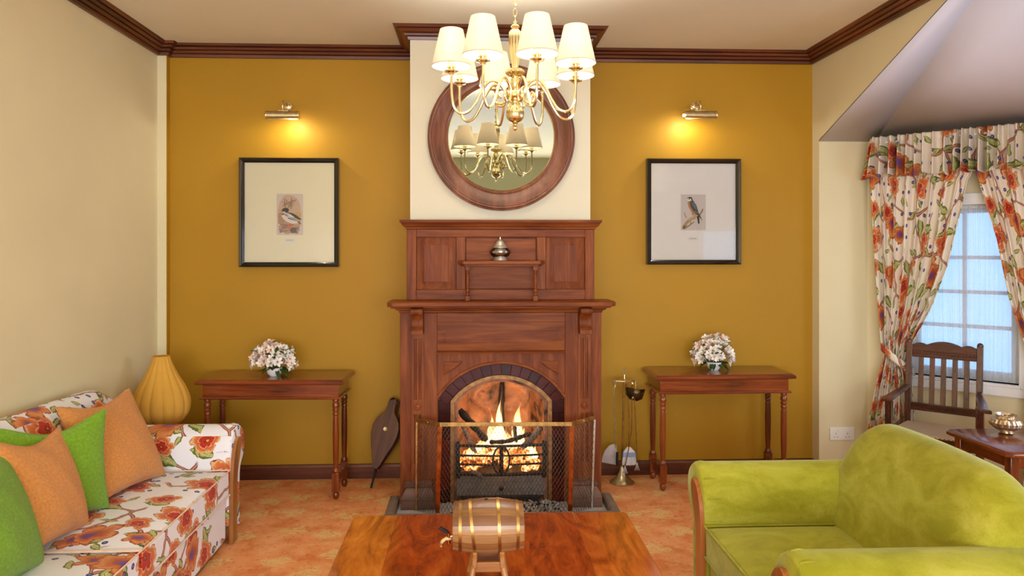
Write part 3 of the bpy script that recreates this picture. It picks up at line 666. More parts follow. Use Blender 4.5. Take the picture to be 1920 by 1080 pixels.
MB().prism([(4.405, .168), (4.413, .172), (4.385, .056), (4.377, .056)], 'x', CX-.275, CX+.275).build('ash_plate', plain('sooty_plate', C(98, 92, 88), .5, .3, var=.2, sc=40), fg, .001)
MB().box(CX-.24, CX+.24, 4.36, 4.39, .022, .056).build('ash_drawer', M['iron'], fg, .004)
MB().ball((CX+.0, 4.378, .098), .014, 10, 8).build('knob', M['iron'], fg)
MB().box(CX-.25, CX+.25, 4.42, 4.66, .168, .182).build('grate_floor', M['iron'], fg)
def lump(mb, c, r_):
    q = [rnd.uniform(.7, 1.25) for _ in range(20)]
    k = len(mb.v); mb.ball(c, r_, 6, 4)
    for i in range(k, len(mb.v)):
        v = Vector(mb.v[i])-Vector(c); mb.v[i] = tuple(Vector(c)+v*q[(i-k) % 20])
mb = MB()
for i in range(150):
    x = rnd.uniform(-.235, .235); y = rnd.uniform(4.43, 4.64); h = .20+.13*(1-(x/.27)**2)
    lump(mb, (CX+x, y, rnd.uniform(.195, h)), rnd.uniform(.018, .034))
tag(mb.build('embers', M['ember'], sharp=180, recalc=False), 'glowing orange embers heaped behind the grate bars', 'embers', kind='stuff')
mb = MB()
for i in range(420):
    x = rnd.uniform(-.3, .3)+rnd.choice((0, 0, .05, .15)); y = rnd.uniform(4.12, 4.355)
    if abs(x) > .37: continue
    mb.cur = rnd.choice((0, 0, 1)); lump(mb, (CX+x, y, .024+rnd.uniform(0, .008)), rnd.uniform(.004, .011))
tag(mb.build('ash', [plain('pale_ash', C(176, 172, 170), .95, var=.3, sc=80), M['char']], sharp=180, recalc=False), 'grey ash and black cinders scattered on the hearth', 'ash', kind='stuff')
def log(pts, r_, mat, label):
    P = spline(pts, 5); rr = [r_*(1+.16*math.sin(i*2.1+r_*900)) for i in range(len(P))]; rr[0] *= .8; rr[-1] *= .6
    tag(MB().tube(P, rr, 9).build('log', mat, sharp=60), label, 'log', 'logs on the fire')
log([(CX+.02, 4.60, .35), (CX+.01, 4.64, .50), (CX+.018, 4.665, .70)], .020, M['char'], 'crazed charred log standing upright at centre back of the fire')
log([(CX-.26, 4.52, .555), (CX-.18, 4.50, .47), (CX-.085, 4.47, .37)], .024, M['char'], 'thick black log sloping down from the left cheek of the fire')
log([(CX-.25, 4.47, .49), (CX-.21, 4.46, .40), (CX-.155, 4.45, .30)], .013, M['ashlog'], 'thin brown stick sloping behind the left grate bars')
log([(CX-.07, 4.43, .372), (CX+.03, 4.44, .372), (CX+.12, 4.45, .395), (CX+.19, 4.46, .415)], .014, M['char'], 'crusted black branch lying across the top grate bar')
log([(CX+.255, 4.46, .46), (CX+.2, 4.45, .39), (CX+.13, 4.44, .33)], .020, M['ashlog'], 'brown log sloping down from the right cheek of the fire')
log([(CX+.10, 4.52, .34), (CX+.09, 4.53, .45)], .013, M['char'], 'short charred stick standing right of the main flame')
log([(CX-.19, 4.352, .215), (CX-.155, 4.345, .205), (CX-.11, 4.34, .175)], .013, M['ashlog'], 'ash-white stick fallen over the lowest grate bar at left')
fire = thing('fire', 'bright yellow and orange flames burning in the grate among the logs', 'fire', (CX, 4.50, .27))
def flame(x, y, z, h, rx, lean, seed):
    rings = []; n_ = 14
    for i in range(15):
        t = i/14; r_ = max(.02, (math.sin(PI*min(1, t*1.1+.20))**.9)*(1-t**3)); ox = lean*t*t+.012*math.sin(t*8+seed)*t; oy = .010*math.cos(t*7+seed)*t
        rings.append([(CX+x+ox+rx*r_*math.cos(2*PI*k/n_)*(1+.16*math.sin(3*2*PI*k/n_+t*6+seed)), y+oy+rx*.7*r_*math.sin(2*PI*k/n_), z+h*t) for k in range(n_)])
    MB().loft(rings).build('flame', M['flame'], fire, sharp=180)
for k, a in enumerate(((-.03, 4.52, .27, .25, .075, .02), (.0, 4.55, .30, .31, .038, .0), (-.075, 4.51, .27, .19, .045, -.01), (.035, 4.51, .28, .20, .045, .015), (.10, 4.56, .30, .38, .036, .06),
                       (.13, 4.54, .27, .22, .035, .03), (-.13, 4.50, .26, .14, .035, -.02), (.175, 4.50, .26, .14, .03, .02), (-.005, 4.58, .32, .38, .022, .01), (-.05, 4.56, .30, .28, .028, -.02), (.075, 4.50, .27, .15, .035, 0), (-.19, 4.49, .25, .10, .03, 0), (.215, 4.49, .25, .10, .025, 0))):
    flame(*a, k*1.7)
point('fire_light', (CX-.01, 4.50, .46), 3.5, (1, .50, .20), .08)
point('fire_light', (CX, 4.40, .26), 1.0, (1, .42, .14), .06)

# ---------------------------------------------------------------- folding fire screen
fs = thing('fire_screen', 'folding brass framed fire screen with diamond wire mesh standing before the fire', 'fire screen', (CX, 4.15, .02))
TA, TB, TC_, TD = Vector((-.332, 4.235, .572)), Vector((-.190, 4.128, .571)), Vector((.580, 4.120, .568)), Vector((.733, 4.232, .578))
BA, BB, BC, BD = Vector((-.335, 4.236, .021)), Vector((-.205, 4.150, .021)), Vector((.572, 4.148, .021)), Vector((.716, 4.234, .021))
def strip(a, b, wd, th, nrm, mat, name):
    d = (b-a).normalized(); n_ = (nrm-d*nrm.dot(d)).normalized(); s_ = d.cross(n_)
    MB().loft([[q+s_*i*wd/2+n_*j*th/2 for i, j in ((-1,-1),(1,-1),(1,1),(-1,1))] for q in (a, b)]).build(name, mat, fs, .001)
fy = Vector((0, -1, 0))
for a, b in ((TA, TB), (TB, TC_), (TC_, TD)):
    d = (b-a).normalized(); nn = Vector((d.y, -d.x, 0)); strip(a-Vector((0,0,.012)), b-Vector((0,0,.012)), .024, .005, nn, M['oldbrass'], 'top_rail')
    for t in ((.5,) if (b-a).length < .4 else (.06, .35, .6, .93)):
        p = a.lerp(b, t)+nn*.004-Vector((0,0,.012)); MB().ball(p, .005, 8, 6).build('rivet', M['palebrass'], fs)
for a, b, m_, wd in ((TA, BA, 'oldbrass', .010), (TB, BB, 'copper', .026), (TC_, BC, 'copper', .026), (TD, BD, 'silver', .011)):
    strip(a-Vector((0,0,.024)), b, wd, .006, fy, M[m_], 'post')
for a, bx in ((TA, .004), (TD, -.004)):
    strip(a+Vector((0, .002, -.012)), a+Vector((bx, .105, -.012)), .024, .004, Vector((1, 0, 0)), M['palebrass'], 'return_rail')
def mesh_panel(a0, a1_, b0, b1_, cw=.0215, ch=.038):
    L = (a1_-a0).length; H = (a0-b0).length; mb = MB(); nx = L/cw; nz = H/ch
    nn = (a1_-a0).cross(b0-a0).normalized()
    def pt(u, v): return a0.lerp(a1_, u).lerp(b0.lerp(b1_, u), v)
    for sgn in (1, -1):
        k = -int(nz)-1
        while k < nx+nz+1:
            # line u*nx = k + sgn*v*nz
            v0, v1 = 0.0, 1.0
            u0, u1 = (k+sgn*v0*nz)/nx, (k+sgn*v1*nz)/nx
            if u1 != u0:
                ts = sorted(((0-u0)/(u1-u0), (1-u0)/(u1-u0))); t0, t1 = max(0, ts[0]), min(1, ts[1])
                if t1-t0 > .01:
                    p = pt(u0+(u1-u0)*t0, t0); q = pt(u0+(u1-u0)*t1, t1); o_ = nn*(.0008*sgn)
                    mb.tube([p+o_, q+o_], .00125, 3)
            k += 1
    o = mb.build('wire_mesh', M['meshwire'], fs, sharp=180, recalc=False); o['kind'] = 'stuff'
M['meshwire'] = plain('mesh_wire', C(120, 104, 88), 0.4, 0.8, var=0.1)
dn = Vector((0, 0, .024))
mesh_panel(TA-dn, TB-dn, BA, BB); mesh_panel(TB-dn, TC_-dn, BB, BC); mesh_panel(TC_-dn, TD-dn, BC, BD)

# ---------------------------------------------------------------- mirror over the mantelpiece
mr = thing('round_mirror', 'large round mirror in a broad brown moulded frame above the mantelpiece', 'mirror', M=Matrix.Translation((.181, 4.466, 2.279)) @ Matrix.Rotation(R(.28), 4, 'X') @ Matrix.Rotation(R(90), 4, 'X'))
MB().lathe([(.340, .002), (.340, .022), (.350, .028), (.360, .024), (.385, .030), (.415, .046), (.425, .052), (.434, .050), (.437, .046), (.446, .048), (.450, .042), (.461, .038), (.463, .002)], n=96, closed=True).build('frame', wood('mirror_frame_wood', C(76, 38, 24), C(112, 64, 44), C(146, 94, 70), 'y', .3, .3), mr, local=True)
MB().lathe([(.332, .002), (.332, .020), (.336, .024), (.341, .020), (.341, .002)], n=96, closed=True).build('gilt_slip', M['brass'], mr, local=True)
MB().lathe([(.334, .001), (.334, .008)], n=96).build('mirror_plate', M['mirror'], mr, local=True, sharp=20)

# ---------------------------------------------------------------- framed bird prints
def poly_art(mb, polys, px, ox, oz, y0):
    for k, (col, pts) in enumerate(polys):
        y = y0-.00012*(k+1)
        b = len(mb.v); mb.v += [(ox+p[0]*px, y, oz-p[1]*px) for p in pts]; mb.f.append(tuple(range(b, b+len(pts)))); mb.mi.append(0); mb.cols.append(col)
def ell(cx, cy, rx, ry, n=22, wob=0, rot=0):
    o = []
    for i in range(n):
        a = 2*PI*i/n; k = 1+wob*math.sin(5*a+cx)+wob*.6*math.sin(9*a+cy); x, y = rx*k*math.cos(a), ry*k*math.sin(a)
        o.append((cx+x*math.cos(rot)-y*math.sin(rot), cy+x*math.sin(rot)+y*math.cos(rot)))
    return o
def line(pts, w_):
    L_ = []; R_ = []
    for i, p in enumerate(pts):
        a = pts[max(i-1, 0)]; b = pts[min(i+1, len(pts)-1)]; dx, dy = b[0]-a[0], b[1]-a[1]; l = math.hypot(dx, dy) or 1
        ww = w_*(1-.5*i/len(pts)); L_.append((p[0]-dy/l*ww, p[1]+dx/l*ww)); R_.append((p[0]+dy/l*ww, p[1]-dx/l*ww))
    return L_+R_[::-1]
DK = (.03, .025, .022); rr = random.Random(3)
duck = [((.64, .54, .48), [(160,185),(595,185),(595,870),(160,870)]), ((.60, .40, .29), ell(370, 515, 195, 318, 40, .02)), ((.50, .30, .20), ell(375, 745, 175, 105, 30, .06)), ((.62, .38, .10), ell(500, 590, 60, 110, 20, .12)), ((.42, .24, .15), ell(240, 600, 60, 120, 20, .1))]
duck += [((.30, .17, .10), line([(rr.uniform(210, 420), rr.uniform(360, 440)), (rr.uniform(240, 500), rr.uniform(230, 330))], 4)) for _ in range(16)]
duck += [((.22, .12, .08), line([(298, 400), (292, 330), (296, 270)], 6)), ((.60, .34, .08), line([(500, 590), (540, 540), (566, 500)], 10))]
duck += [((.30, .18, .12), ell(rr.uniform(220, 520), rr.uniform(700, 830), rr.uniform(20, 50), rr.uniform(10, 22), 12, .2)) for _ in range(14)]
duck += [((.12, .08, .06), ell(438, 790, 56, 48, 18, .1)), ((.74, .66, .60), [(240,545),(300,505),(420,560),(500,640),(510,672),(420,684),(335,650),(268,600)]),
         (DK, [(330,488),(430,508),(500,550),(578,616),(520,612),(440,565),(350,520)]), ((.55, .49, .45), [(288,525),(350,503),(440,560),(505,610),(548,640),(470,645),(380,612),(320,565)]),
         (DK, line([(350, 590), (420, 612), (500, 616)], 7)), (DK, line([(300, 530), (330, 548), (345, 545)], 6)), ((.75, .7, .66), [(345,515),(400,530),(450,575),(430,595),(380,570)]), (DK, line([(380, 575), (440, 590), (470, 585)], 5)),
         ((.22, .13, .09), [(490,632),(545,640),(572,700),(530,684)]), (DK, ell(308, 458, 58, 40, 20)), ((.78, .74, .68), [(255,488),(300,478),(305,500),(262,502)]), ((.32, .10, .05), [(246,518),(290,508),(300,530),(255,542)]),
         ((.45, .12, .07), [(185,462),(258,455),(258,470)]), ((.60, .14, .06), [(330,745),(395,690),(440,684),(410,740),(360,770)]), ((.55, .15, .08), [(215,690),(300,680),(240,715)])]
falc = [((.62, .55, .53), [(165,205),(595,205),(595,815),(165,815)]), ((.34, .24, .15), line([(262, 605), (238, 560), (222, 510)], 8)), ((.30, .20, .12), line([(255, 770), (330, 720), (395, 670)], 13)), ((.30, .20, .12), line([(340, 715), (330, 660)], 9)),
        ((.42, .29, .15), [(180,800),(200,735),(255,660),(330,598),(430,562),(440,590),(420,618),(325,662),(275,720),(255,780)]), ((.28, .18, .09), [(470,560),(500,520),(535,450),(552,445),(545,490),(500,560)]), ((.55, .41, .22), [(270,650),(340,606),(420,580),(400,600),(320,640)]), ((.2, .13, .08), ell(225, 765, 30, 34, 14, .1)),
        ((.48, .20, .11), [(278,335),(325,312),(345,400),(390,480),(440,560),(395,585),(360,560),(345,500),(300,420)]), ((.62, .34, .2), [(360,560),(395,585),(430,570),(400,540)]), (DK, [(440,575),(478,570),(487,700),(462,704)]),
        ((.06, .085, .09), [(322,322),(375,305),(432,390),(468,510),(505,580),(540,655),(500,610),(450,560),(380,490),(330,400)]), ((.13, .18, .19), [(345,340),(378,330),(420,400),(440,470),(400,440),(360,390)]), ((.45, .42, .36), line([(395, 490), (440, 512), (470, 520)], 4)),
        ((.78, .74, .7), ell(310, 292, 36, 30, 16)), (DK, [(272,268),(315,247),(350,254),(372,300),(350,312),(345,280),(300,268),(276,282)]), (DK, ell(310, 285, 8, 16, 10))]
def frame_pic(name, x0, x1, z0, z1, mount, art, orig, label, fw=.032):
    yb = 4.928; yf = 4.878
    t = thing(name, label, 'picture', ((x0+x1)/2, yb, z0)); cx_, cz_ = (x0+x1)/2, (z0+z1)/2
    prof = [(0, yb), (0, yf+.006), (.006, yf), (.014, yf+.004), (.026, yf+.012), (fw, yf+.020), (fw, yb-.012)]
    rings = [[(x0+sx_*(x1-x0)+(1-2*sx_)*d, y, z0+sz*(z1-z0)+(1-2*sz)*d) for d, y in prof] for sx_, sz in ((0, 0), (1, 0), (1, 1), (0, 1))]
    mb = MB(); n_ = len(prof); mb.v = [p for r_ in rings for p in r_]
    for i in range(4):
        for k in range(n_-1): mb.f.append((i*n_+k, i*n_+k+1, ((i+1) % 4)*n_+k+1, ((i+1) % 4)*n_+k)); mb.mi.append(0)
    mb.build('frame', M['blackframe'], t, sharp=30)
    MB().box(x0+.01, x1-.01, 4.912, 4.925, z0+.01, z1-.01).build('mount_board', mount, t)
    px = .001/2.43; ax0 = cx_+orig[0]; az0 = cz_+orig[1]
    mb = MB(); mb.cols = []; poly_art(mb, art, px, ax0, az0, 4.9118)
    # caption slip under the print with a grey line of lettering
    sx = 300; poly_art(mb, [((.72, .70, .68), [(sx-10, 930), (sx+160, 930), (sx+160, 985), (sx-10, 985)])]+[((.36, .34, .42), [(sx+18+i*14, 948), (sx+27+i*14, 948), (sx+27+i*14, 964), (sx+18+i*14, 964)]) for i in range(8)], px, ax0, az0, 4.9118)
    o = mb.build('bird_print', M['ink'], t, recalc=False, sharp=180)
    at = o.data.color_attributes.new('Col', 'FLOAT_COLOR', 'CORNER'); li = 0
    for p, c in zip(o.data.polygons, mb.cols):
        for l in p.loop_indices: at.data[l].color = (*c, 1)
    MB().box(x0+.024, x1-.024, 4.902, 4.904, z0+.024, z1-.024).build('glass_pane', M['picglass'], t)
frame_pic('framed_print', -1.585, -.914, 1.456, 2.199, M['mat_yellow_lit'], duck, (-.155, .204), 'black framed bird print of a black and white duck on reddish ground')
frame_pic('framed_print', 1.213, 1.876, 1.470, 2.208, M['mat_white'], falc, (-.155, .206), 'black framed bird print of a falcon perched on a branch')

# ---------------------------------------------------------------- brass picture lights
def piclight(x0, x1, zc, yc, label, hot):
    xm = (x0+x1)/2; t = thing('picture_light', label, 'wall light', (xm, YB, zc+.07))
    arc_ = [(R_*math.cos(a), R_*math.sin(a)) for R_, a in [(.028, R(q)) for q in range(-66, 235, 15)]]
    rot = Matrix.Translation((0, yc, zc))
    prof = [(yc+p[0], zc+p[1]) for p in arc_]+[(yc+.026*math.cos(R(q)), zc+.026*math.sin(R(q))) for q in range(234, -67, -15)]
    mb = MB().prism(prof, 'x', x0, x1)
    mb.build('hood', M['palebrass'], t, sharp=50)
    for x in (x0, x1): MB().lathe([(0, -.003), (.029, -.003), (.030, 0), (.029, .003), (0, .003)], n=20, M=Matrix.Translation((x, yc, zc)) @ Matrix.Rotation(R(90), 4, 'Y')).build('end_cap', M['brass'], t)
    MB().lathe([(0, 0), (.032, 0), (.030, .008), (.014, .014), (0, .015)], n=20, M=Matrix.Translation((xm, YB-.001, zc+.085)) @ Matrix.Rotation(R(90), 4, 'X')).build('wall_plate', M['brass'], t)
    arm = spline([(xm, YB-.01, zc+.085), (xm, YB-.05, zc+.105), (xm, yc+.02, zc+.10), (xm, yc-.01, zc+.07), (xm, yc, zc+.03)], 6)
    MB().tube(arm, .006, 8).build('arm', M['brass'], t)
    sx = 1 if hot > xm else -1
    MB().tube(spline([(xm+sx*.01, YB-.03, zc+.095), (xm+sx*.045, YB-.045, zc+.08), (xm+sx*.05, yc+.01, zc+.05), (xm+sx*.02, yc, zc+.032)], 6), .004, 8).build('scroll', M['brass'], t)
    MB().box(xm-.035, xm+.035, yc-.006, yc+.006, zc+.027, zc+.034).build('bracket', M['brass'], t, .001)
    MB().tube([(hot-.045, yc-.002, zc-.004), (hot+.045, yc-.002, zc-.004)], .010, 10).build('lamp_bulb', M['bulb'], t)
    point('picture_light_lamp', (hot, yc, zc-.0215), 4.2, (1, .90, .72), .012)
    return t
piclight(-1.375, -1.160, 2.472, 4.80, 'small brass picture light above the duck print', -1.215)
piclight(1.450, 1.668, 2.496, 4.80, 'small brass picture light above the falcon print', 1.485)

# ---------------------------------------------------------------- chandelier
HX, HY = .191, 3.18
ch = thing('chandelier', 'polished brass chandelier with eight scrolled arms and ivory shades hanging from the ceiling', 'chandelier', (HX, HY, ZC))
MB().lathe([(0, ZC-.045), (.012, ZC-.045), (.03, ZC-.03), (.055, ZC-.012), (.058, ZC-.001), (0, ZC-.001)], (HX, HY, 0), 24).build('ceiling_rose', M['brass'], ch)

z = ZC-.05
k = 0
while z > 2.585:
    a = PI/2*(k % 2)
    pts = [(HX+.0085*math.cos(q)*math.cos(a), HY+.0085*math.cos(q)*math.sin(a), z-.012+.0165*math.sin(q)) for q in [2*PI*i/14 for i in range(14)]]
    MB().tube(pts, .0024, 6, closed=True).build('chain_link', M['brass'], ch); z -= .0265; k += 1
flu = lambda a, z: 1+.06*math.cos(16*a)
MB().lathe([(.004, 2.60), (.012, 2.595), (.010, 2.585), (.02, 2.575), (.012, 2.565), (.026, 2.55), (.028, 2.52), (.024, 2.47), (.017, 2.42), (.014, 2.395), (.012, 2.385)], (HX, HY, 0), 48, rib=flu).build('column', M['brass'], ch)
MB().lathe([(.012, 2.388), (.03, 2.384), (.042, 2.374), (.043, 2.366), (.034, 2.356), (.026, 2.350), (.012, 2.346)], (HX, HY, 0), 48, rib=lambda a, z: 1+.05*math.cos(16*a)).build('gadrooned_collar', M['brass'], ch)
MB().lathe([(.014, 2.35), (.020, 2.335), (.022, 2.318), (.015, 2.30), (.012, 2.292), (.03, 2.284), (.036, 2.272), (.036, 2.258), (.026, 2.248), (.014, 2.240), (.013, 2.228)], (HX, HY, 0), 32).build('hub', M['brass'], ch)
MB().lathe([(.012, 2.232), (.02, 2.226), (.030, 2.212), (.038, 2.195), (.040, 2.182), (.037, 2.165), (.028, 2.151), (.013, 2.144)], (HX, HY, 0), 64, rib=lambda a, z: 1+.035*abs(math.cos(10*a))).build('globe', M['brass'], ch)
MB().lathe([(.010, 2.147), (.013, 2.142), (.008, 2.137), (.011, 2.130), (.006, 2.124), (.009, 2.116), (.006, 2.110), (0, 2.106)], (HX, HY, 0), 20).build('finial', M['brass'], ch)
armp = spline([(.292, 0, 2.345), (.292, 0, 2.27), (.283, 0, 2.205), (.255, 0, 2.172), (.215, 0, 2.182), (.180, 0, 2.228), (.150, 0, 2.285), (.115, 0, 2.322), (.078, 0, 2.318), (.050, 0, 2.288), (.044, 0, 2.252), (.062, 0, 2.226), (.088, 0, 2.230), (.098, 0, 2.255), (.084, 0, 2.272), (.072, 0, 2.262)], 5)
RS = .292
a_arm = MB().tube(armp, [.0062]*60+[.0055]*(len(armp)-60), 8).build('arm', M['brass'], None, local=True).data
a_cup = MB().lathe([(0, 2.338), (.010, 2.338), (.014, 2.346), (.030, 2.350), (.032, 2.355), (.016, 2.358), (.012, 2.366), (.02, 2.370), (.02, 2.374), (0, 2.375)], (RS, 0, 0), 20).build('drip_cup', M['brass'], None, local=True).data
a_can = MB().lathe([(0, 2.372), (.0165, 2.372), (.0165, 2.40), (.0185, 2.402), (.0185, 2.408), (.0165, 2.41), (.0165, 2.425), (0, 2.425)], (RS, 0, 0), 16).build('candle_sleeve', plain('ivory_sleeve', C(240, 226, 190), .5, var=.02), None, local=True).data
a_blb = MB().lathe([(0, 2.424), (.010, 2.426), (.019, 2.445), (.020, 2.458), (.012, 2.478), (0, 2.486)], (RS, 0, 0), 12).build('bulb', M['bulb'], None, local=True).data
a_shd = MB().lathe([(.087, 2.374), (.051, 2.534), (.0500, 2.534), (.0860, 2.374)], (RS, 0, 0), 40, closed=True).build('lamp_shade', M['shade'], None, local=True, sharp=60).data
trim_m = plain('shade_binding', C(214, 190, 150), .7)
a_trm = MB().lathe([(.0876, 2.3735), (.0868, 2.378), (.0855, 2.378), (.0862, 2.3735)], (RS, 0, 0), 40, closed=True).build('shade_binding', trim_m, None, local=True).data
for o in [o for o in bpy.data.objects if o.data in (a_arm, a_cup, a_can, a_blb, a_shd, a_trm)]: bpy.data.objects.remove(o)
for i in range(8):
    a = R(-30.5+45*i)                      # angle from the camera side
    rz = a-PI/2
    Mx = Matrix.Translation((0, 0, -ZC)) @ Matrix.Rotation(rz, 4, 'Z')
    arm = share(a_arm, 'arm', ch, Mx); share(a_cup, 'drip_cup', ch, Mx); share(a_can, 'candle_sleeve', ch, Mx); share(a_blb, 'bulb', ch, Mx)
    s = share(a_shd, 'lamp_shade', ch, Mx); share(a_trm, 'shade_binding', s, Matrix())
    point('chandelier_lamp', (HX+RS*math.cos(rz), HY+RS*math.sin(rz), 2.503), 5.2, (1.0, .965, .92), .012)

# ---------------------------------------------------------------- console tables
def console(w_, d_):
    t = thing('console_table', 'polished wooden console table behind the floral sofa arm, with lamp side wall at its left', 'table')
    hx, hy = w_/2, d_/2
    MB().loft([[(-hx+i, -hy+i, z), (hx-i, -hy+i, z), (hx-i, hy-i, z), (-hx+i, hy-i, z)] for i, z in ((.012, .728), (.0, .734), (0, .746), (.004, .752), (.012, .756), (.014, .760))]).build('table_top', M['tbl_x'], t, .0015, local=True, sharp=25)
    ax, ay = hx-.038, hy-.034
    MB().box(-ax, ax, -ay, ay, .646, .728).build('apron', M['tbl_x'], t, .002, local=True)
    MB().loft([[(-ax-i, -ay-i, z), (ax+i, -ay-i, z), (ax+i, ay+i, z), (-ax-i, ay+i, z)] for i, z in ((.0, .632), (.012, .634), (.016, .641), (.010, .648), (.0, .650))]).build('apron_moulding', M['tbl_x'], t, local=True, sharp=25)
    legp = [(0, .634), (.020, .634), (.021, .62), (.016, .612), (.0215, .60), (.0225, .585), (.016, .572), (.0205, .566), (.0205, .556), (.015, .550), (.0195, .543), (.0195, .533), (.016, .527), (.0185, .50), (.0200, .40), (.0185, .28), (.0150, .195), (.019, .190), (.022, .180), (.022, .172), (.016, .166)]
    foot = [(.014, .052), (.0115, .046), (.018, .038), (.021, .024), (.017, .008), (.010, .0), (0, .0)]
    lx, ly = ax-.022, ay-.022
    for sx in (-1, 1):
        for sy in (-1, 1):
            mb = MB().lathe(legp, (sx*lx, sy*ly, 0), 18); mb.box(sx*lx-.022, sx*lx+.022, sy*ly-.022, sy*ly+.022, .050, .168); mb.lathe(foot, (sx*lx, sy*ly, 0), 18)
            mb.build('leg', M['tbl_z'], t, .0015, local=True)
        MB().box(sx*lx-.011, sx*lx+.011, -ly+.02, ly-.02, .075, .145).build('stretcher', M['tbl_y'], t, .002, local=True)
    return t
c1 = console(.93, .355); c1.location = (-1.262, 4.655, 0); c1.rotation_euler[2] = R(-2.2)
c1['label'] = 'polished wooden console table below the duck print, between sofa and fireplace'
c2 = dup(c1, (1.645, 4.715, 0), R(.8), 'polished wooden console table below the falcon print, behind the green armchair')
c1['group'] = c2['group'] = 'console tables either side of the fireplace'

# ---------------------------------------------------------------- flower bowls
def petal_mesh(mat):
    mb = MB()
    for k in range(6):
        a = 2*PI*k/6; L = .025 if k % 2 else .022; wd = .0085 if k % 2 else .007; z0 = .004 if k % 2 else .0
        Mk = Matrix.Rotation(a, 4, 'Z')
        mb.add([(.002, 0, z0), (.011, -wd, .013+z0), (.011, wd, .013+z0), (.019, -wd*.9, .019+z0), (.019, wd*.9, .019+z0), (L+.004, 0, .019+z0), (.011, 0, .010+z0), (.019, 0, .0155+z0)],
               [(0, 1, 6), (0, 6, 2), (1, 3, 7, 6), (6, 7, 4, 2), (3, 5, 7), (7, 5, 4)], None, Mk)
    mb.cur = 1
    for k in range(4): mb.tube([(0, 0, .004), (.004*math.cos(k*1.6), .004*math.sin(k*1.6), .020)], .0009, 3)
    o = mb.build('blossom', [mat, M['stamen']], None, local=True, recalc=False, sharp=180); me = o.data; bpy.data.objects.remove(o); return me
PM = [petal_mesh(M['petal']), petal_mesh(M['petal']), petal_mesh(M['petalpink'])]
mb = MB()
def leaff(u, v):
    x = (u-.5)*2; wd = .011*math.sin(PI*min(1, v*.93+.05)); return (x*wd, v*.07, -.012*v*v+abs(x)*.004)
mb.sheet(leaff, 4, 7); o = mb.build('leaf', M['leaf'], None, local=True, recalc=False); LM = o.data; bpy.data.objects.remove(o)
def flowers(loc, label, rx, ry, h, seed, shift):
    t = thing('flower_bowl', label, 'flowers', loc, 0, 'white flower bowls on the console tables'); rg = random.Random(seed)
    MB().lathe([(0, 0), (.028, 0), (.030, .003), (.044, .018), (.050, .036), (.051, .055), (.0485, .055), (.046, .036), (.036, .014), (0, .010)], n=32).build('bowl', M['white'], t, local=True)
    mb = MB()
    for k in range(22):
        a = rg.uniform(0, 2*PI); e = rg.uniform(.15, .9)
        mb.tube([(.02*math.cos(a), .02*math.sin(a), .02), (shift+rx*.75*e*math.cos(a), ry*.75*e*math.sin(a), .06+h*.55*(1.1-e))], .0022, 5)
    mb.build('stems', M['leaf'], t, local=True)['kind'] = 'stuff'
    n_ = 64
    for i in range(n_):
        zt = 1-(i+.5)/n_*1.18; a = i*2.39996+rg.uniform(-.2, .2); rr_ = math.sqrt(max(0, 1-zt*zt)); q = rg.uniform(.86, 1.08)
        p = Vector((shift+rx*rr_*math.cos(a)*q, ry*rr_*math.sin(a)*q, .078+h*max(zt, (.14 if math.sin(a) < -.2 and abs(math.cos(a)) < .7 else -.22))*q)); nrm = Vector((rr_*math.cos(a), rr_*math.sin(a), max(zt, -.25)+.12)).normalized()
        nrm = (nrm+Vector((rg.uniform(-.4, .4), rg.uniform(-.4, .4), rg.uniform(-.3, .3)))).normalized()
        s = rg.uniform(.95, 1.35); p -= nrm*.02
        Mx = Matrix.Translation(p) @ nrm.to_track_quat('Z', 'Y').to_matrix().to_4x4() @ Matrix.Rotation(rg.uniform(0, 6), 4, 'Z') @ Matrix.Scale(s, 4)
        share(rg.choice(PM), 'blossom', t, Mx)
    for i in range(34):
        a = rg.uniform(0, 2*PI); low = i < 18
        p = Vector((rg.uniform(.02, .05)*math.cos(a)+shift*.3, rg.uniform(.02, .05)*math.sin(a), .052)) if low else Vector((shift+rx*.6*math.cos(a)*rg.uniform(.3, 1), ry*.6*math.sin(a), .06+rg.uniform(.2, .75)*h))
        tilt = rg.uniform(-.7, .25) if low else rg.uniform(0, 1)
        Mx = Matrix.Translation(p) @ Matrix.Rotation(a-PI/2, 4, 'Z') @ Matrix.Rotation(tilt, 4, 'X') @ Matrix.Scale(rg.uniform(.8, 1.35), 4)
        share(LM, 'leaf', t, Mx)
    return t
flowers((-1.275, 4.625, .761), 'white glazed bowl of pale flowers on the left console table below duck print', .142, .085, .135, 3, -.002)
flowers((1.632, 4.735, .761), 'white glazed bowl of pale flowers on the right console table below falcon print', .138, .085, .155, 8, -.005)

# ---------------------------------------------------------------- fire bellows leaning on the wall
bz = Vector((.145, .165, .575)).normalized(); by = Vector((.22, .95, 0)); by = (by-bz*by.dot(bz)).normalized(); bx_ = by.cross(bz)
BMx = Matrix((( bx_.x, by.x, bz.x, -.668), (bx_.y, by.y, bz.y, 4.70), (bx_.z, by.z, bz.z, .004), (0, 0, 0, 1)))
bl = thing('fire_bellows', 'old dark wooden fire bellows leaning upright on the wall left of the fireplace', 'bellows', M=BMx)
bwood = wood('bellows_wood', C(46, 20, 8), C(88, 44, 19), C(118, 66, 34), 'z', .4, .2)
hw_ = [(.125, .016), (.16, .030), (.20, .044), (.25, .062), (.30, .080), (.35, .091), (.40, .092), (.44, .080), (.475, .055), (.50, .034), (.53, .028), (.565, .027), (.59, .022)]
def outline(s=1.0): return [(w2*s, z_) for z_, w2 in hw_]+[(-w2*s, z_) for z_, w2 in reversed(hw_)]
def wedge(y0, k): return lambda p: (p[0], y0+k*max(0, p[1]-.125), p[1])
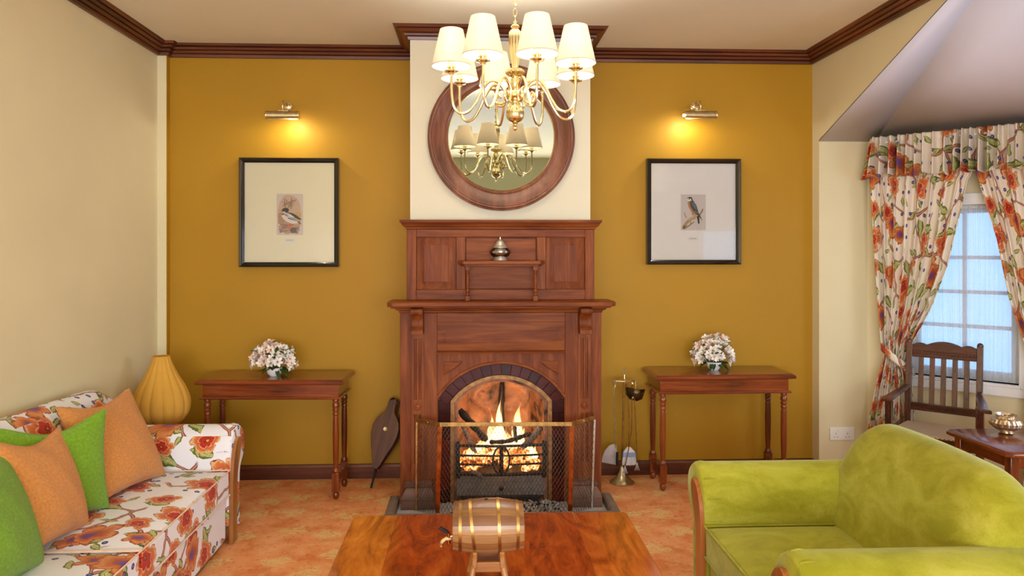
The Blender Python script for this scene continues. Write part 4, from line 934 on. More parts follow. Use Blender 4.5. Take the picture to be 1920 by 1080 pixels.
def board(y0, k, th, name):
    f = wedge(y0, k); o_ = outline(); MB().loft([[f(p) for p in o_], [(f(p)[0], f(p)[1]+th, f(p)[2]) for p in o_]]).build(name, bwood, bl, .003, local=True)
board(-.030, -.02, .012, 'front_board'); board(.018, .08, .012, 'back_board')
f1, f2 = wedge(-.018, -.02), wedge(.018, .08); o_ = [p for p in outline(.93) if p[1] < .48]
rings = []
for j in range(7):
    t_ = j/6; s_ = 1.0 if j % 2 == 0 else .86
    rings.append([(p[0]*s_, f1(p)[1]*(1-t_)+f2(p)[1]*t_, p[1]) for p in o_])
MB().loft(rings).build('leather_gusset', M['leather'], bl, local=True, sharp=20)
MB().lathe([(0, 0), (.0065, 0), (.0075, .06), (.010, .125), (.017, .135), (.018, .16), (0, .165)], n=16).build('nozzle', M['iron'], bl, local=True)
MB().lathe([(.012, -.001), (.015, .002), (.012, .004), (.0, .003)], n=20, M=Matrix.Translation((0, -.0345, .385)) @ Matrix.Rotation(R(90), 4, 'X')).build('valve_ring', M['palebrass'], bl, local=True)
MB().tube([(-.02, -.03, .575), (0, -.045, .592), (.02, -.02, .585), (.022, .03, .585)], .006, 7).build('leather_strap', M['leather'], bl, local=True)

# ---------------------------------------------------------------- companion set
tx, ty = 1.008, 4.755
st = thing('fire_tool_stand', 'slim brass fire tool stand with a flared base beside the right console table', 'tool stand', (tx, ty, 0))
MB().lathe([(0, 0), (.082, 0), (.083, .006), (.062, .020), (.036, .045), (.020, .075), (.012, .105), (.008, .112), (0, .112)], (tx, ty, 0), 32).build('base', M['palebrass'], st)
MB().tube([(tx, ty, .10), (tx+.016, ty, .70)], .0062, 10).build('pole', M['oldbrass'], st)
hx_ = tx+.018
MB().tube([(hx_+.010*math.sin(q), ty, .748+.022*-math.cos(q)) for q in [2*PI*i/14 for i in range(14)]], .004, 6, closed=True).build('ring_handle', M['brass'], st)
MB().lathe([(.004, .69), (.009, .70), (.005, .71), (.007, .72), (.004, .73)], (hx_, ty, 0), 12).build('finial', M['brass'], st)
MB().loft([[(hx_-.072, ty-.007, z), (hx_, ty-.03, z), (hx_+.072, ty-.007, z), (hx_+.072, ty+.007, z), (hx_, ty+.03, z), (hx_-.072, ty+.007, z)] for z in (.684, .692)]).build('cross_plate', M['palebrass'], st, .001)
for dx, dy in ((-.068, 0), (.068, 0), (.0, -.027), (.04, -.018)):
    MB().tube(spline([(hx_+dx, ty+dy, .688), (hx_+dx*1.15, ty+dy*1.3-.006, .682), (hx_+dx*1.15, ty+dy*1.3-.008, .665), (hx_+dx, ty+dy-.004, .655)], 4), .004, 6).build('hook', M['brass'], st)
sh = thing('fire_shovel', 'brass handled fire shovel with pale rounded blade hanging left on the tool stand', 'shovel', (hx_-.068, ty, .66), 0, 'tools hanging on the fire tool stand')
sx0 = hx_-.068
MB().tube(spline([(sx0, ty-.012, .70), (sx0+.006, ty-.012, .66), (sx0-.004, ty-.012, .62), (sx0-.002, ty-.014, .40), (sx0+.002, ty-.02, .24)], 6), .0048, 8).build('handle', M['palebrass'], sh)
bp_ = [(-.092, .145), (-.085, .185), (-.07, .225), (-.045, .255), (-.015, .268), (.008, .262), (.012, .22), (.012, .125)]
MB().loft([[(sx0+p[0], ty-.028+.25*abs(p[0]+.04)**1.2+k, p[1]) for p in bp_] for k in (0, .003)]).build('blade', M['steel'], sh, .001)
MB().tube([(sx0+.012, ty-.03, .125), (sx0+.012, ty-.034, .215)], .008, 6).build('socket', M['iron'], sh)
br = thing('hearth_brush', 'hearth brush with white bristles and pale blue band hanging on the tool stand', 'brush', (hx_+.02, ty-.03, .66), 0, 'tools hanging on the fire tool stand')
bx0 = hx_+.022; byy = ty-.037
MB().tube([(bx0-.004, byy, .665), (bx0, byy, .24)], .0038, 8).build('handle', M['oldbrass'], br)
def slab(pts, y0, y1): return MB().loft([[(bx0+p[0], y0, p[1]) for p in pts], [(bx0+p[0], y1, p[1]) for p in pts]])
slab([(-.012, .25), (.012, .25), (.042, .215), (-.040, .215)], byy-.012, byy+.012).build('stock', M['white'], br, .004)
slab([(-.040, .216), (.042, .216), (.044, .185), (-.042, .185)], byy-.0135, byy+.0135).build('band', plain('pale_blue_band', C(150, 172, 214), .6), br, .003)
mb = MB()
for i in range(90):
    x = rnd.uniform(-.04, .042); y = rnd.uniform(-.012, .012); mb.tube([(bx0+x, byy+y, .187), (bx0+x*1.08+rnd.uniform(-.003, .003), byy+y*1.1, .128+rnd.uniform(0, .012))], .0024, 4)
o = mb.build('bristles', M['white'], br, recalc=False); o['kind'] = 'stuff'
tg = thing('fire_tongs', 'thin brass fire tongs with claw ends hanging at the right of the tool stand', 'tongs', (hx_+.05, ty, .6), 0, 'tools hanging on the fire tool stand')
gx = hx_+.04
for e, (xb, zb) in enumerate(((hx_-.012, .085), (hx_+.068, .105))):
    MB().tube(spline([(gx+(-.006 if e == 0 else .010), ty-.075, .585), (gx-.012+.034*e, ty-.075, .35), (xb, ty-.072, zb+.05)], 6), .0032, 7).build('arm', M['oldbrass'], tg)
    for q in (-1, 0, 1): MB().tube([(xb, ty-.072, zb+.05), (xb+q*.008, ty-.078, zb+.018), (xb+q*.014, ty-.072, zb)], .0038, 6).build('claw', M['steel'], tg)
MB().ball((gx+.0, ty-.075, .588), .0095, 10, 8).build('pivot', M['palebrass'], tg)
MB().tube([(gx+.0, ty-.075, .59), (gx+.0, ty-.03, .665)], .003, 6).build('hanger', M['oldbrass'], tg)
sc_ = thing('ash_scoop', 'small dark brass scoop with folded sides hanging high on the tool stand', 'scoop', (hx_+.07, ty-.05, .6), 0, 'tools hanging on the fire tool stand')
qx = hx_+.068
pl = [(-.058, ty-.05, .655), (.012, ty-.105, .648), (.070, ty-.06, .640), (.052, ty-.045, .572), (.010, ty-.085, .568), (-.028, ty-.045, .572)]
V_ = [(qx+p[0]-.012, p[1], p[2]) for p in pl]
MB().add(V_+[(qx-.012-.05, ty-.03, .600), (qx+.04, ty-.03, .600)], [(0, 1, 4, 5), (1, 2, 3, 4), (0, 5, 6), (2, 7, 3)]).build('scoop_plate', plain('dark_brass', C(92, 74, 48), .35, .9, var=.2), sc_, solid=.003)
MB().tube([(qx, ty-.03, .69), (qx-.004, ty-.04, .63)], .004, 6).build('hanger', M['oldbrass'], sc_)

# ---------------------------------------------------------------- glass jar on the mantel shelf
jr = thing('lidded_jar', 'small ribbed glass jar with pointed metal lid on the overmantel shelf', 'jar', (CX-.008, 4.335, 1.506))
def jl(prof, name, mat, n=40, rib=None, closed=False): return MB().lathe(prof, (CX-.008, 4.335, 1.506), n, rib=rib, closed=closed).build(name, mat, jr)
jl([(0, 0), (.042, 0), (.044, .006), (.038, .014), (.036, .022), (.0, .022)], 'foot', M['silver'])
jl([(.036, .022), (.052, .030), (.062, .045), (.062, .058), (.050, .074), (.042, .080), (.040, .080), (.048, .073), (.059, .057), (.059, .046), (.050, .033), (.034, .026)], 'glass_body', M['jarglass'], rib=lambda a, z: 1+.045*abs(math.cos(9*a)), closed=True)
lid = jl([(.044, .080), (.045, .086), (.036, .092), (.034, .100), (.028, .108), (.024, .118), (.012, .126), (.006, .130), (.004, .142), (.005, .147), (.0, .152)], 'lid', M['silver'])
MB().lathe([(.0035, .128), (.005, .134), (.003, .142), (.005, .148), (0, .153)], (CX-.008, 4.334, 1.506), 12).build('lid_knob', M['brass'], lid)

# ---------------------------------------------------------------- sofa and armchair
def sofa(name, label, cat, loc, rot, half, ncush, fab, arm_wood, adz=0.0, dep_b=-.43, x_f=.47, zback=.84, xb_seat=-.07, welt=None):
    """seat faces local +x, width along y; arms are centred at y = +-half"""
    t = thing(name, label, cat, loc, rot); inn_ = half-.145
    MB().box(dep_b+.03, x_f-.035, -half+.02, half-.02, .045, .27).build('base', fab, t, .02, local=True)
    MB().box(x_f-.04, x_f-.012, -inn_+.01, inn_-.01, .03, .262).build('front_rail', fab, t, .01, local=True)
    for sx in (dep_b+.08, x_f-.10):
        for sy in (-1, 1): MB().lathe([(0, 0), (.02, 0), (.026, .05), (0, .05)], (sx, sy*(half-.06), 0), 12).build('foot', arm_wood, t, local=True)
    # arms: a scroll section pushed along x, drawn in at the front
    sec = spline([(-.14, .10, 0), (-.14, .30, 0), (-.138, .42, 0), (-.125, .51, 0), (-.085, .585, 0), (-.02, .625, 0), (.05, .617, 0), (.10, .575, 0), (.118, .51, 0), (.10, .445, 0), (.06, .405, 0), (.035, .36, 0), (.03, .2, 0), (.03, .05, 0)], 4)
    for sy in (-1, 1):
        rings = []
        for x, k in ((dep_b+.05, 1), (-.1, 1), (.2, 1.0), (x_f-.05, 1.0), (x_f-.02, .99), (x_f-.006, .965), (x_f, .93)):
            rings.append([(x, sy*(half+p.x*k), .40+(p.y+adz*(p.y > .33)-.40)*(k if p.y > .4 else 1)) for p in sec])
        MB().loft(rings).build('arm', fab, t, local=True, sharp=50)
        wp = spline([(-.135, .0, 0), (-.135, .30, 0), (-.125, .42, 0), (-.098, .505, 0), (-.062, .552, 0), (-.022, .566, 0), (.004, .548, 0), (.006, .51, 0), (-.015, .46, 0), (-.045, .40, 0), (-.058, .33, 0), (-.062, .2, 0), (-.062, 0, 0)], 4)
        MB().prism([(sy*(half+p.x), p.y+adz*(p.y > .33)) for p in wp], 'x', x_f-.004, x_f+.018).build('arm_front', arm_wood, t, .003, local=True)['label'] = 'scrolled wooden arm front'
        mb = MB()
        for kk in range(9):      # gathers of the cover behind the wooden front
            p = sec[8+kk*4 if 8+kk*4 < len(sec) else -1]
            mb.tube([(x_f-.012, sy*(half+p.x*.95), p.y*.985+.004+adz), (x_f-.04, sy*(half+p.x), p.y+.001+adz), (x_f-.075, sy*(half+p.x*.995), p.y-.004+adz)], [.005, .0045, .002], 6)
        mb.build('gathers', fab, t, local=True, sharp=180)['kind'] = 'stuff'
    # backrest
    def backsec(k, zc_):
        P = spline([(xb_seat, 0, .27), (xb_seat-.02, 0, .42), (xb_seat-.07, 0, .62), (xb_seat-.13, 0, .76), (xb_seat-.19, 0, .83), (xb_seat-.26, 0, .842), (xb_seat-.315, 0, .80), (xb_seat-.33, 0, .70), (dep_b+.005, 0, .42), (dep_b, 0, .06), (xb_seat-.1, 0, .06)], 5)
        return [(p.x if p.z < .3 else p.x, p.z if p.z < .27 else .27+(p.z-.27)*k*(zc_-.27)/(.842-.27)) for p in P]
    rings = []; bh = half+.005; N_ = 44
    for i in range(N_+1):
        y = -bh+2*bh*i/N_; d = bh-abs(y); sh_ = .20
        k = 1 if d > sh_ else .62+.38*math.sqrt(max(0, 1-((sh_-d)/sh_)**2))
        camel = zback-.02*(y/half)**2
        rings.append([(p[0], y, p[1]) for p in backsec(k, camel)])
    bk = MB().loft(rings).build('backrest', fab, t, local=True, sharp=60)
    # seat cushions with piped edges
    wd = 2*inn_/ncush
    for i in range(ncush):
        y0 = -inn_+i*wd+.004; y1 = y0+wd-.008; x0, x1 = xb_seat-.03, x_f+.004; z0, z1 = .265, .405
        def top(u, v):
            e = (1-(2*u-1)**6)*(1-(2*v-1)**6); return (x0+(x1-x0)*u, y0+(y1-y0)*v, z1-.010+.018*e**.8)
        mb = MB(); nn = 14
        for j in range(nn+1):
            for q in range(nn+1): mb.v.append(top(q/nn, j/nn))
        for j in range(nn):
            for q in range(nn): a = j*(nn+1)+q; mb.f.append((a, a+1, a+nn+2, a+nn+1)); mb.mi.append(0)
        rim = [q for q in range(nn+1)]+[j*(nn+1)+nn for j in range(1, nn+1)]+[nn*(nn+1)+q for q in range(nn-1, -1, -1)]+[j*(nn+1) for j in range(nn-1, 0, -1)]
        b = len(mb.v)
        for r_ in rim: p = mb.v[r_]; mb.v.append((p[0], p[1], z0))
        m_ = len(rim)
        for q in range(m_): mb.f.append((rim[q], rim[(q+1) % m_], b+(q+1) % m_, b+q)); mb.mi.append(0)
        mb.f.append(tuple(b+q for q in range(m_))); mb.mi.append(0)
        cs = mb.build('seat_cushion', fab, t, .014, 3, local=True)
        for zz_ in (z1-.004, z0+.006):
            pts = [(mb.v[r_][0], mb.v[r_][1], zz_) for r_ in rim]
            pts = [(p[0]+.003*(1 if p[0] > (x0+x1)/2 else -1)*(abs(p[0]-(x0+x1)/2) > (x1-x0)/2-.001), p[1], p[2]) for p in pts]
            MB().tube(pts, .0036, 6, closed=True).build('piping', welt or fab, cs, local=True)
    return t
so = sofa('sofa', 'white floral chintz sofa with scrolled arms against the left wall', 'sofa', (-1.735, 2.82, 0), 0, 1.155, 2, M['chintz'], M['oak_z'], adz=-.018, dep_b=-.375, x_f=.440, zback=.850, xb_seat=-.03, welt=plain('peach_piping', C(232, 206, 184), .8))
ac = sofa('armchair', 'lime green velvet armchair with rolled arms facing the coffee table', 'armchair', (1.46, 2.65, 0), PI, .468, 1, M['velvet'], wood('arm_teak', C(110, 54, 16), C(160, 92, 36), C(190, 120, 60), 'z', .35, .3), welt=M['velvet'])

# ---------------------------------------------------------------- throw cushions on the sofa
def cushion(loc, yaw, tilt, S, roll, fab, label, T=.075, chop=.02):
    w_ = Vector((-math.sin(yaw), math.cos(yaw), 0)); n_ = Vector((math.cos(yaw), math.sin(yaw), 0))
    Z = (Vector((0, 0, math.cos(tilt)))-n_*math.sin(tilt)); Nn = w_.cross(Z).normalized()
    w2 = w_*math.cos(roll)+Z*math.sin(roll); z2 = Z*math.cos(roll)-w_*math.sin(roll)
    Mx = Matrix(((w2.x, Nn.x, z2.x, loc[0]), (w2.y, Nn.y, z2.y, loc[1]), (w2.z, Nn.z, z2.z, loc[2]), (0, 0, 0, 1)))
    t = thing('throw_cushion', label, 'cushion', M=Mx, group='throw cushions on the sofa')
    def out(a, b):     # a, b in -1..1 -> outline with pulled-in sides and pointed corners
        x = S/2*a*(1-.085*(1-b*b)); z = S/2+S/2*b*(1-.085*(1-a*a)); 
        if b > 0: z -= chop*b*b*(1-a*a)**2*1.6
        return x, z
    mb = MB(); N_ = 22
    for sg in (1, -1):
        def fn(u, v):
            a, b = -math.cos(PI*u), -math.cos(PI*v); x, z = out(a, b)
            th = T*(max(0, (1-a*a))*max(0, (1-b*b)))**.42*(1.12-.25*b)
            cr = .004*math.sin(9*a+5*b)*(1-a*a)
            return (x, sg*(th+cr*(th > .01)), z, (x+.3, z))
        mb.sheet(fn, N_, N_)
    mb.build('cover', fab, t, local=True, sharp=60)
    pts = [out(-1+2*i/16, -1) for i in range(16)]+[out(1, -1+2*i/16) for i in range(16)]+[out(1-2*i/16, 1) for i in range(16)]+[out(-1, 1-2*i/16) for i in range(16)]
    MB().tube([(p[0], 0, p[1]) for p in pts], .0042, 6, closed=True).build('piping', fab, t, local=True)
    return t
cushion((-1.642, 3.498, .418), -.216, .45, .48, -.014, M['orange'], 'large orange cushion farthest along the sofa, nearest the far arm', .085)
cushion((-1.765, 3.085, .418), -.66, .07, .435, 0, M['green'], 'green cushion standing between the two orange cushions', .065, .03)
cushion((-1.640, 2.880, .418), .05, .33, .44, -.13, M['orange'], 'near orange cushion overlapping the middle green cushion', .075)
cushion((-1.585, 2.515, .418), .2, .35, .46, -.16, M['green'], 'green cushion nearest the viewer at the left picture edge', .075)

# ---------------------------------------------------------------- table lamp behind the sofa
LX, LY = -1.892, 4.40
lt = thing('side_table', 'small round wooden side table hidden behind the sofa arm under the yellow lamp', 'table', (LX, LY, 0))
MB().lathe([(0, .375), (.155, .375), (.16, .383), (.155, .395), (0, .395)], (LX, LY, 0), 36).build('table_top', M['tbl_x'], lt)
MB().lathe([(0, .06), (.03, .06), (.02, .12), (.03, .2), (.018, .32), (.03, .375), (0, .375)], (LX, LY, 0), 20).build('pedestal', M['tbl_z'], lt)
for k in range(3):
    a = 2*PI*k/3+.3; MB().tube(spline([(LX, LY, .10), (LX+.08*math.cos(a), LY+.08*math.sin(a), .08), (LX+.14*math.cos(a), LY+.14*math.sin(a), .014)], 5), .013, 8).build('leg', M['tbl_x'], lt)
la = thing('table_lamp', 'table lamp with onion shaped yellow pleated shade behind the sofa arm', 'lamp', (LX, LY, .396))
MB().lathe([(0, 0), (.06, 0), (.062, .008), (.03, .02), (.02, .04), (.03, .06), (.012, .085), (.010, .16), (0, .16)], (LX, LY, .396), 24).build('base', M['oldbrass'], la)
SP = spline([(.047, 0, .925), (.062, 0, .88), (.095, 0, .81), (.135, 0, .74), (.160, 0, .675), (.166, 0, .63), (.158, 0, .58), (.128, 0, .535), (.088, 0, .508), (.070, 0, .503)], 4)
sp = [(p.x, p.z) for p in SP]
gore = lambda a, z: .94+.06*abs(math.cos(7*a))**.7
sd = MB().lathe(sp+[(r_-.002, z_) for r_, z_ in reversed(sp)], (LX, LY, 0), 112, rib=gore, closed=True).build('lamp_shade', M['yshade'], la, sharp=50)
for r_, z_ in ((.047, .925), (.070, .503)): MB().lathe([(r_-.004, z_-.003), (r_+.001, z_-.003), (r_+.001, z_+.003), (r_-.004, z_+.003)], (LX, LY, 0), 40, closed=True).build('shade_ring', M['yshade'], sd)
for k in range(14):
    a = PI*(k+.5)/7; MB().tube([(LX+r_*.945*math.cos(a), LY+r_*.945*math.sin(a), z_) for r_, z_ in sp[::2]], .0016, 5).build('seam', M['yshade'], sd)

# ---------------------------------------------------------------- coffee table
ct = thing('coffee_table', 'low glossy orange-brown wooden coffee table in the foreground', 'table', (.078, 2.45, 0))
TX0, TX1, TY0, TY1 = -.500, .657, 1.88, 3.018
bx = [TX0, -.315, -.03, .215, .425, TX1]
for i, m_ in enumerate(('board0', 'board1', 'board2', 'board1', 'board3')):
    x0, x1 = bx[i], bx[i+1]; c_ = .014
    far = ([(x1, TY1), (x0+c_, TY1), (x0, TY1-c_)] if i == 0 else [(x1, TY1-c_), (x1-c_, TY1), (x0, TY1)] if i == 4 else [(x1, TY1), (x0, TY1)])
    P_2 = [(x0, TY0), (x1, TY0)]+far
    MB().prism(P_2, 'z', .412, .450+(.0001*(i % 2))).build('board', M[m_], ct, .004 if i in (0, 4) else 0, 3)
MB().box(TX0+.05, TX1-.05, TY0+.05, TY1-.05, .33, .412).build('apron', M['tbl_x'], ct, .003)
for x in (TX0+.075, TX1-.075):
    for y in (TY0+.075, TY1-.075): MB().box(x-.035, x+.035, y-.035, y+.035, 0, .412).build('leg', M['tbl_z'], ct, .004)

# ---------------------------------------------------------------- oak barrel on its stand
QX, QY, QZ = .053, 2.42, .634
ba = thing('small_barrel', 'small light wooden barrel with brass hoops lying on its stand on the coffee table', 'barrel', (QX, QY, QZ))
def br_(x): return .0885-.0125*(x/.119)**2
XS = [-.119+.238*i/10 for i in range(11)]
stv = [wood('stave_%d' % i, C(*a), C(*b), C(*c), 'x', .38, .15) for i, (a, b, c) in enumerate((((92, 58, 28), (134, 92, 50), (164, 122, 76)), ((80, 46, 20), (118, 74, 38), (152, 106, 62)), ((108, 70, 36), (150, 108, 62), (176, 136, 90))))]
NS = 18
for k in range(NS):
    a0, a1_ = 2*PI*k/NS+.004, 2*PI*(k+1)/NS-.004
    rings = []
    for x in XS:
        o_ = br_(x); rings.append([(QX+x, QY+o_*math.cos(a), QZ+o_*math.sin(a)) for a in (a0, (a0*2+a1_)/3, (a0+2*a1_)/3, a1_)]+[(QX+x, QY+(o_-.008)*math.cos(a), QZ+(o_-.008)*math.sin(a)) for a in (a1_, a0)])
    MB().loft(rings).build('stave', stv[k % 3 if k % 5 else 1], ba, sharp=40)
for x in (-.108, .108):
    MB().lathe([(0, -.004), (.0685, -.004), (.0685, .004), (0, .004)], n=36, M=Matrix.Translation((QX+x, QY, QZ)) @ Matrix.Rotation(R(90), 4, 'Y')).build('barrel_head', stv[1], ba)
for x, tl, nm in ((-.094, .0, 1), (-.052, .10, 1), (.036, .03, 1), (.098, .0, 1)):
    hp = []
    for q in range(60):
        a = 2*PI*q/60; xx = x-tl*.10*math.sin(a); hp.append((xx, a))
    rings = []
    for xx, a in hp:
        rings.append([(QX+xx+dx, QY+(br_(xx+dx)+h)*math.cos(a), QZ+(br_(xx+dx)+h)*math.sin(a)) for dx, h in ((-.005, .0), (-.005, .0016), (.005, .0016), (.005, 0))])
    rings.append(rings[0]); MB().loft(rings, cap=False).build('hoop', M['oldbrass'], ba)
MB().lathe([(0, 0), (.007, 0), (.006, .003), (0, .003)], (QX-.006, QY, QZ+.0875), 12).build('bung', M['char'], ba)
tp = MB(); tz = .592; t0 = QX-.112
tp.tube(spline([(t0, QY, tz), (t0-.018, QY-.002, tz), (t0-.034, QY-.004, tz-.002), (t0-.044, QY-.005, tz-.012), (t0-.047, QY-.005, tz-.026)], 5), [.008]*10+[.0075]*7+[.0065]*4, 10)
tap = tp.build('tap', M['brass'], ba); tap['label'] = 'brass spigot'
MB().lathe([(0, 0), (.013, 0), (.013, .006), (.009, .010), (0, .010)], n=16, M=Matrix.Translation((t0+.004, QY, tz)) @ Matrix.Rotation(R(-90), 4, 'Y')).build('tap_flange', M['brass'], tap)
MB().tube([(t0-.022, QY-.003, tz-.016), (t0-.022, QY-.003, tz+.018)], [.007, .006], 10).build('tap_valve', M['copper'], tap)
MB().tube([(t0-.022, QY-.003, tz+.018), (t0-.030, QY-.003, tz+.024), (t0-.052, QY-.004, tz+.038)], [.005, .0062, .0066], 10).build('tap_handle', M['black'], tap)
sd_ = thing('barrel_stand', 'light wooden cradle stand under the small barrel on the coffee table', 'stand', (QX, QY, .4505))
for sx in (-1, 1):
    xs = QX+sx*.046
    for sy in (-1, 1):
        MB().tube(spline([(xs+sx*.020, QY+sy*.062, .4502), (xs+sx*.012, QY+sy*.056, .478), (xs+sx*.004, QY+sy*.050, .51), (xs, QY+sy*.052, .548), (xs, QY+sy*.058, .568)], 4), [.0085]*5+[.0105]*4+[.0095]*4+[.0095]*3+[.006], 10).build('leg', M['oak_z'], sd_)
    MB().prism([(QY-.060, .512), (QY+.060, .512), (QY+.060, .548)]+[(QY+.057-.114*i/10, QZ-math.sqrt(max(0, .0885**2-(.057-.114*i/10)**2))-.0015) for i in range(11)]+[(QY-.060, .548)], 'x', xs-.007, xs+.007).build('cradle', M['oak_x'], sd_, .002)
MB().box(QX-.050, QX+.050, QY-.052, QY-.036, .496, .530).build('stretcher', M['oak_x'], sd_, .003)
MB().box(QX-.050, QX+.050, QY+.036, QY+.052, .496, .530).build('stretcher', M['oak_x'], sd_, .003)

# ---------------------------------------------------------------- wooden armchair by the window
wc = thing('wooden_armchair', 'dark carved wooden armchair with slatted back and cane seat before the window', 'chair', (2.838, 4.215, 0), R(-42))
SZ = .475
def lc(mb, name, ax='z', bev=.003, **k): return mb.build(name, M['chr_'+ax], wc, bev, local=True, **k)
def back(z): return .165+.07*max(0, (z-.45)/.5)      # recline of the back posts
for sx in (-1, 1):
    x = sx*.192
    lc(MB().loft([[(x-.017, y-.019, z), (x+.017, y-.019, z), (x+.017, y+.015, z), (x-.017, y+.015, z)] for y, z in ((.21, 0), (.17, .40), (.168, .48), (back(.7), .7), (back(.975), .975))]), 'back_post')
    MB().ball((x, back(.975)-.002, .976), .018, 12, 8, sc=(1, 1, 1.1)).build('post_knob', M['chr_z'], wc, local=True)
    xf = sx*.232
    lc(MB().box(xf-.020, xf+.020, -.20, -.165, 0, .648), 'front_leg')
    path = spline([(sx*.196, back(.68)-.01, .692), (sx*.20, .10, .690), (sx*.225, -.02, .672), (sx*.238, -.12, .662), (sx*.240, -.19, .664), (sx*(.235 if sx < 0 else .262), -.225, .660)], 5)
    rings = [[(p.x-wd_/2, p.y, p.z-.011), (p.x+wd_/2, p.y, p.z-.011), (p.x+wd_/2, p.y, p.z+.011), (p.x-wd_/2, p.y, p.z+.011)] for p, wd_ in zip(path, [.032+.032*sm(i/(len(path)-1)) for i in range(len(path))])]
    lc(MB().loft(rings), 'arm', 'y', .006)
    lc(MB().box(xf-.014 if sx > 0 else xf-.012, xf+.012 if sx > 0 else xf+.014, -.17, .17, SZ-.065, SZ-.006), 'side_rail', 'y')
    lc(MB().tube([(xf, -.18, .16), (sx*.20, .19, .16)], .011, 8), 'side_stretcher', 'y', 0)
for y0, y1, w2 in ((-.20, -.172, .225), (.155, .178, .19)): lc(MB().box(-w2, w2, y0, y1, SZ-.065, SZ-.006), 'seat_rail', 'x')
lc(MB().tube([(-.21, 0, .16), (.21, 0, .16)], .011, 8), 'stretcher', 'x', 0)
mb = MB(); mb.loft([[(-.235, -.205, z), (.235, -.205, z), (.192, .165, z), (-.192, .165, z)] for z in (SZ-.012, SZ)]); mb.build('cane_seat', M['cane'], wc, .004, local=True)
# crest rail with a wavy carved top
def crest(x):
    a = abs(x)/.178
    return .962+.026*math.cos(min(1, a/.52)*PI/2)**.8*(a < .52)+(.018*math.sin(PI*(a-.52)/.48)*(1-.3*a) if a >= .52 else 0)-.012*(a > .52)*(a-.52)
cr_ = [( -.178+.356*i/48, crest(-.178+.356*i/48)) for i in range(49)]
MB().prism([(.178, .918), (-.178, .918)]+cr_, 'y', back(.94)-.012, back(.94)+.010).build('crest_rail', M['chr_x'], wc, .003, local=True)
lc(MB().box(-.178, .178, back(.90)-.012, back(.90)+.010, .880, .903), 'top_rail', 'x')
lc(MB().box(-.178, .178, back(.91)-.008, back(.91)+.010, .900, .920), 'bead_rail', 'x')
for i in range(18): MB().box(-.170+.0194*i, -.170+.0194*i+.014, back(.91)-.014, back(.91)-.006, .902, .918).build('carved_bead', M['chr_x'], wc, .002, local=True)
lc(MB().box(-.178, .178, back(.56)-.014, back(.56)+.010, .545, .592), 'bottom_rail', 'x')
for i in range(5):
    x = -.124+.062*i; lc(MB().loft([[(x-.0145, back(z)-.006, z), (x+.0145, back(z)-.006, z), (x+.0145, back(z)+.006, z), (x-.0145, back(z)+.006, z)] for z in (.588, .74, .885)]), 'slat', 'z', .002)

# ---------------------------------------------------------------- side table at the right with mercury glass bowl
ex0, ex1, ey0, ey1 = 2.562, 3.07, 3.285, 3.76
et = thing('lamp_table', 'dark square wooden table at the right edge behind the green armchair', 'table', ((ex0+ex1)/2, (ey0+ey1)/2, 0))
c_ = .022; oct_ = lambda i, z: [(ex0+i+c_, ey0+i, z), (ex1-i-c_, ey0+i, z), (ex1-i, ey0+i+c_, z), (ex1-i, ey1-i-c_, z), (ex1-i-c_, ey1-i, z), (ex0+i+c_, ey1-i, z), (ex0+i, ey1-i-c_, z), (ex0+i, ey0+i+c_, z)]
MB().loft([oct_(.010, .572), oct_(0, .578), oct_(0, .588), oct_(.008, .598), oct_(.012, .600)]).build('table_top', M['tbl_y'], et, .001, sharp=25)
MB().box(ex0+.045, ex1-.045, ey0+.045, ey1-.045, .512, .573).build('apron', M['tbl_y'], et, .002)
for sx in (0, 1):
    for sy in (0, 1):
        x = ex0+.058 if sx == 0 else ex1-.058; y = ey0+.058 if sy == 0 else ey1-.058; kx = -.02 if sx == 0 else .02; ky = -.02 if sy == 0 else .02
        MB().loft([[(x+a-.022+u*.044, y+b-.022+v*.044, z) for u, v in ((0,0),(1,0),(1,1),(0,1))] for a, b, z in ((0, 0, .573), (0, 0, .45), (kx, ky, 0))]).build('leg', M['tbl_z'], et, .003)
mbw = thing('mercury_glass_bowl', 'small ribbed silvery gold glass bowl on the dark square table', 'bowl', (2.83, 3.655, .6005))
MB().lathe([(0, 0), (.030, 0), (.036, .004), (.030, .012), (.05, .022), (.073, .040), (.077, .056), (.066, .074), (.046, .082), (.044, .086), (.050, .094), (.052, .099), (.048, .099), (.041, .088), (.042, .080), (.062, .070), (.070, .056), (.065, .042), (.04, .026), (0, .02)], (2.83, 3.655, .6005), 80, rib=lambda a, z: (.94+.06*abs(math.sin(8*a))) if .618 < z+.6005 < .683 else 1).build('bowl', M['mercury'], mbw)

# ---------------------------------------------------------------- wall socket
ws = thing('wall_socket', 'white double electric wall socket low on the pale wall right of the mustard wall', 'socket', (2.565, 4.832, .295))
MB().box(2.478, 2.650, 4.822, 4.8315, .250, .340).build('plate', M['plastic'], ws, .003)
for x in (2.522, 2.606):
    MB().box(x+.012, x+.022, 4.8185, 4.823, .308, .326).build('switch', M['plastic'], ws, .001)
    for dx, dz, w_, h_ in ((0, .012, .0035, .008), (-.011, -.012, .007, .0035), (.011, -.012, .007, .0035)): MB().box(x-.004+dx-w_/2, x-.004+dx+w_/2, 4.8212, 4.823, .285+dz-h_/2, .285+dz+h_/2).build('pin_hole', M['black'], ws)

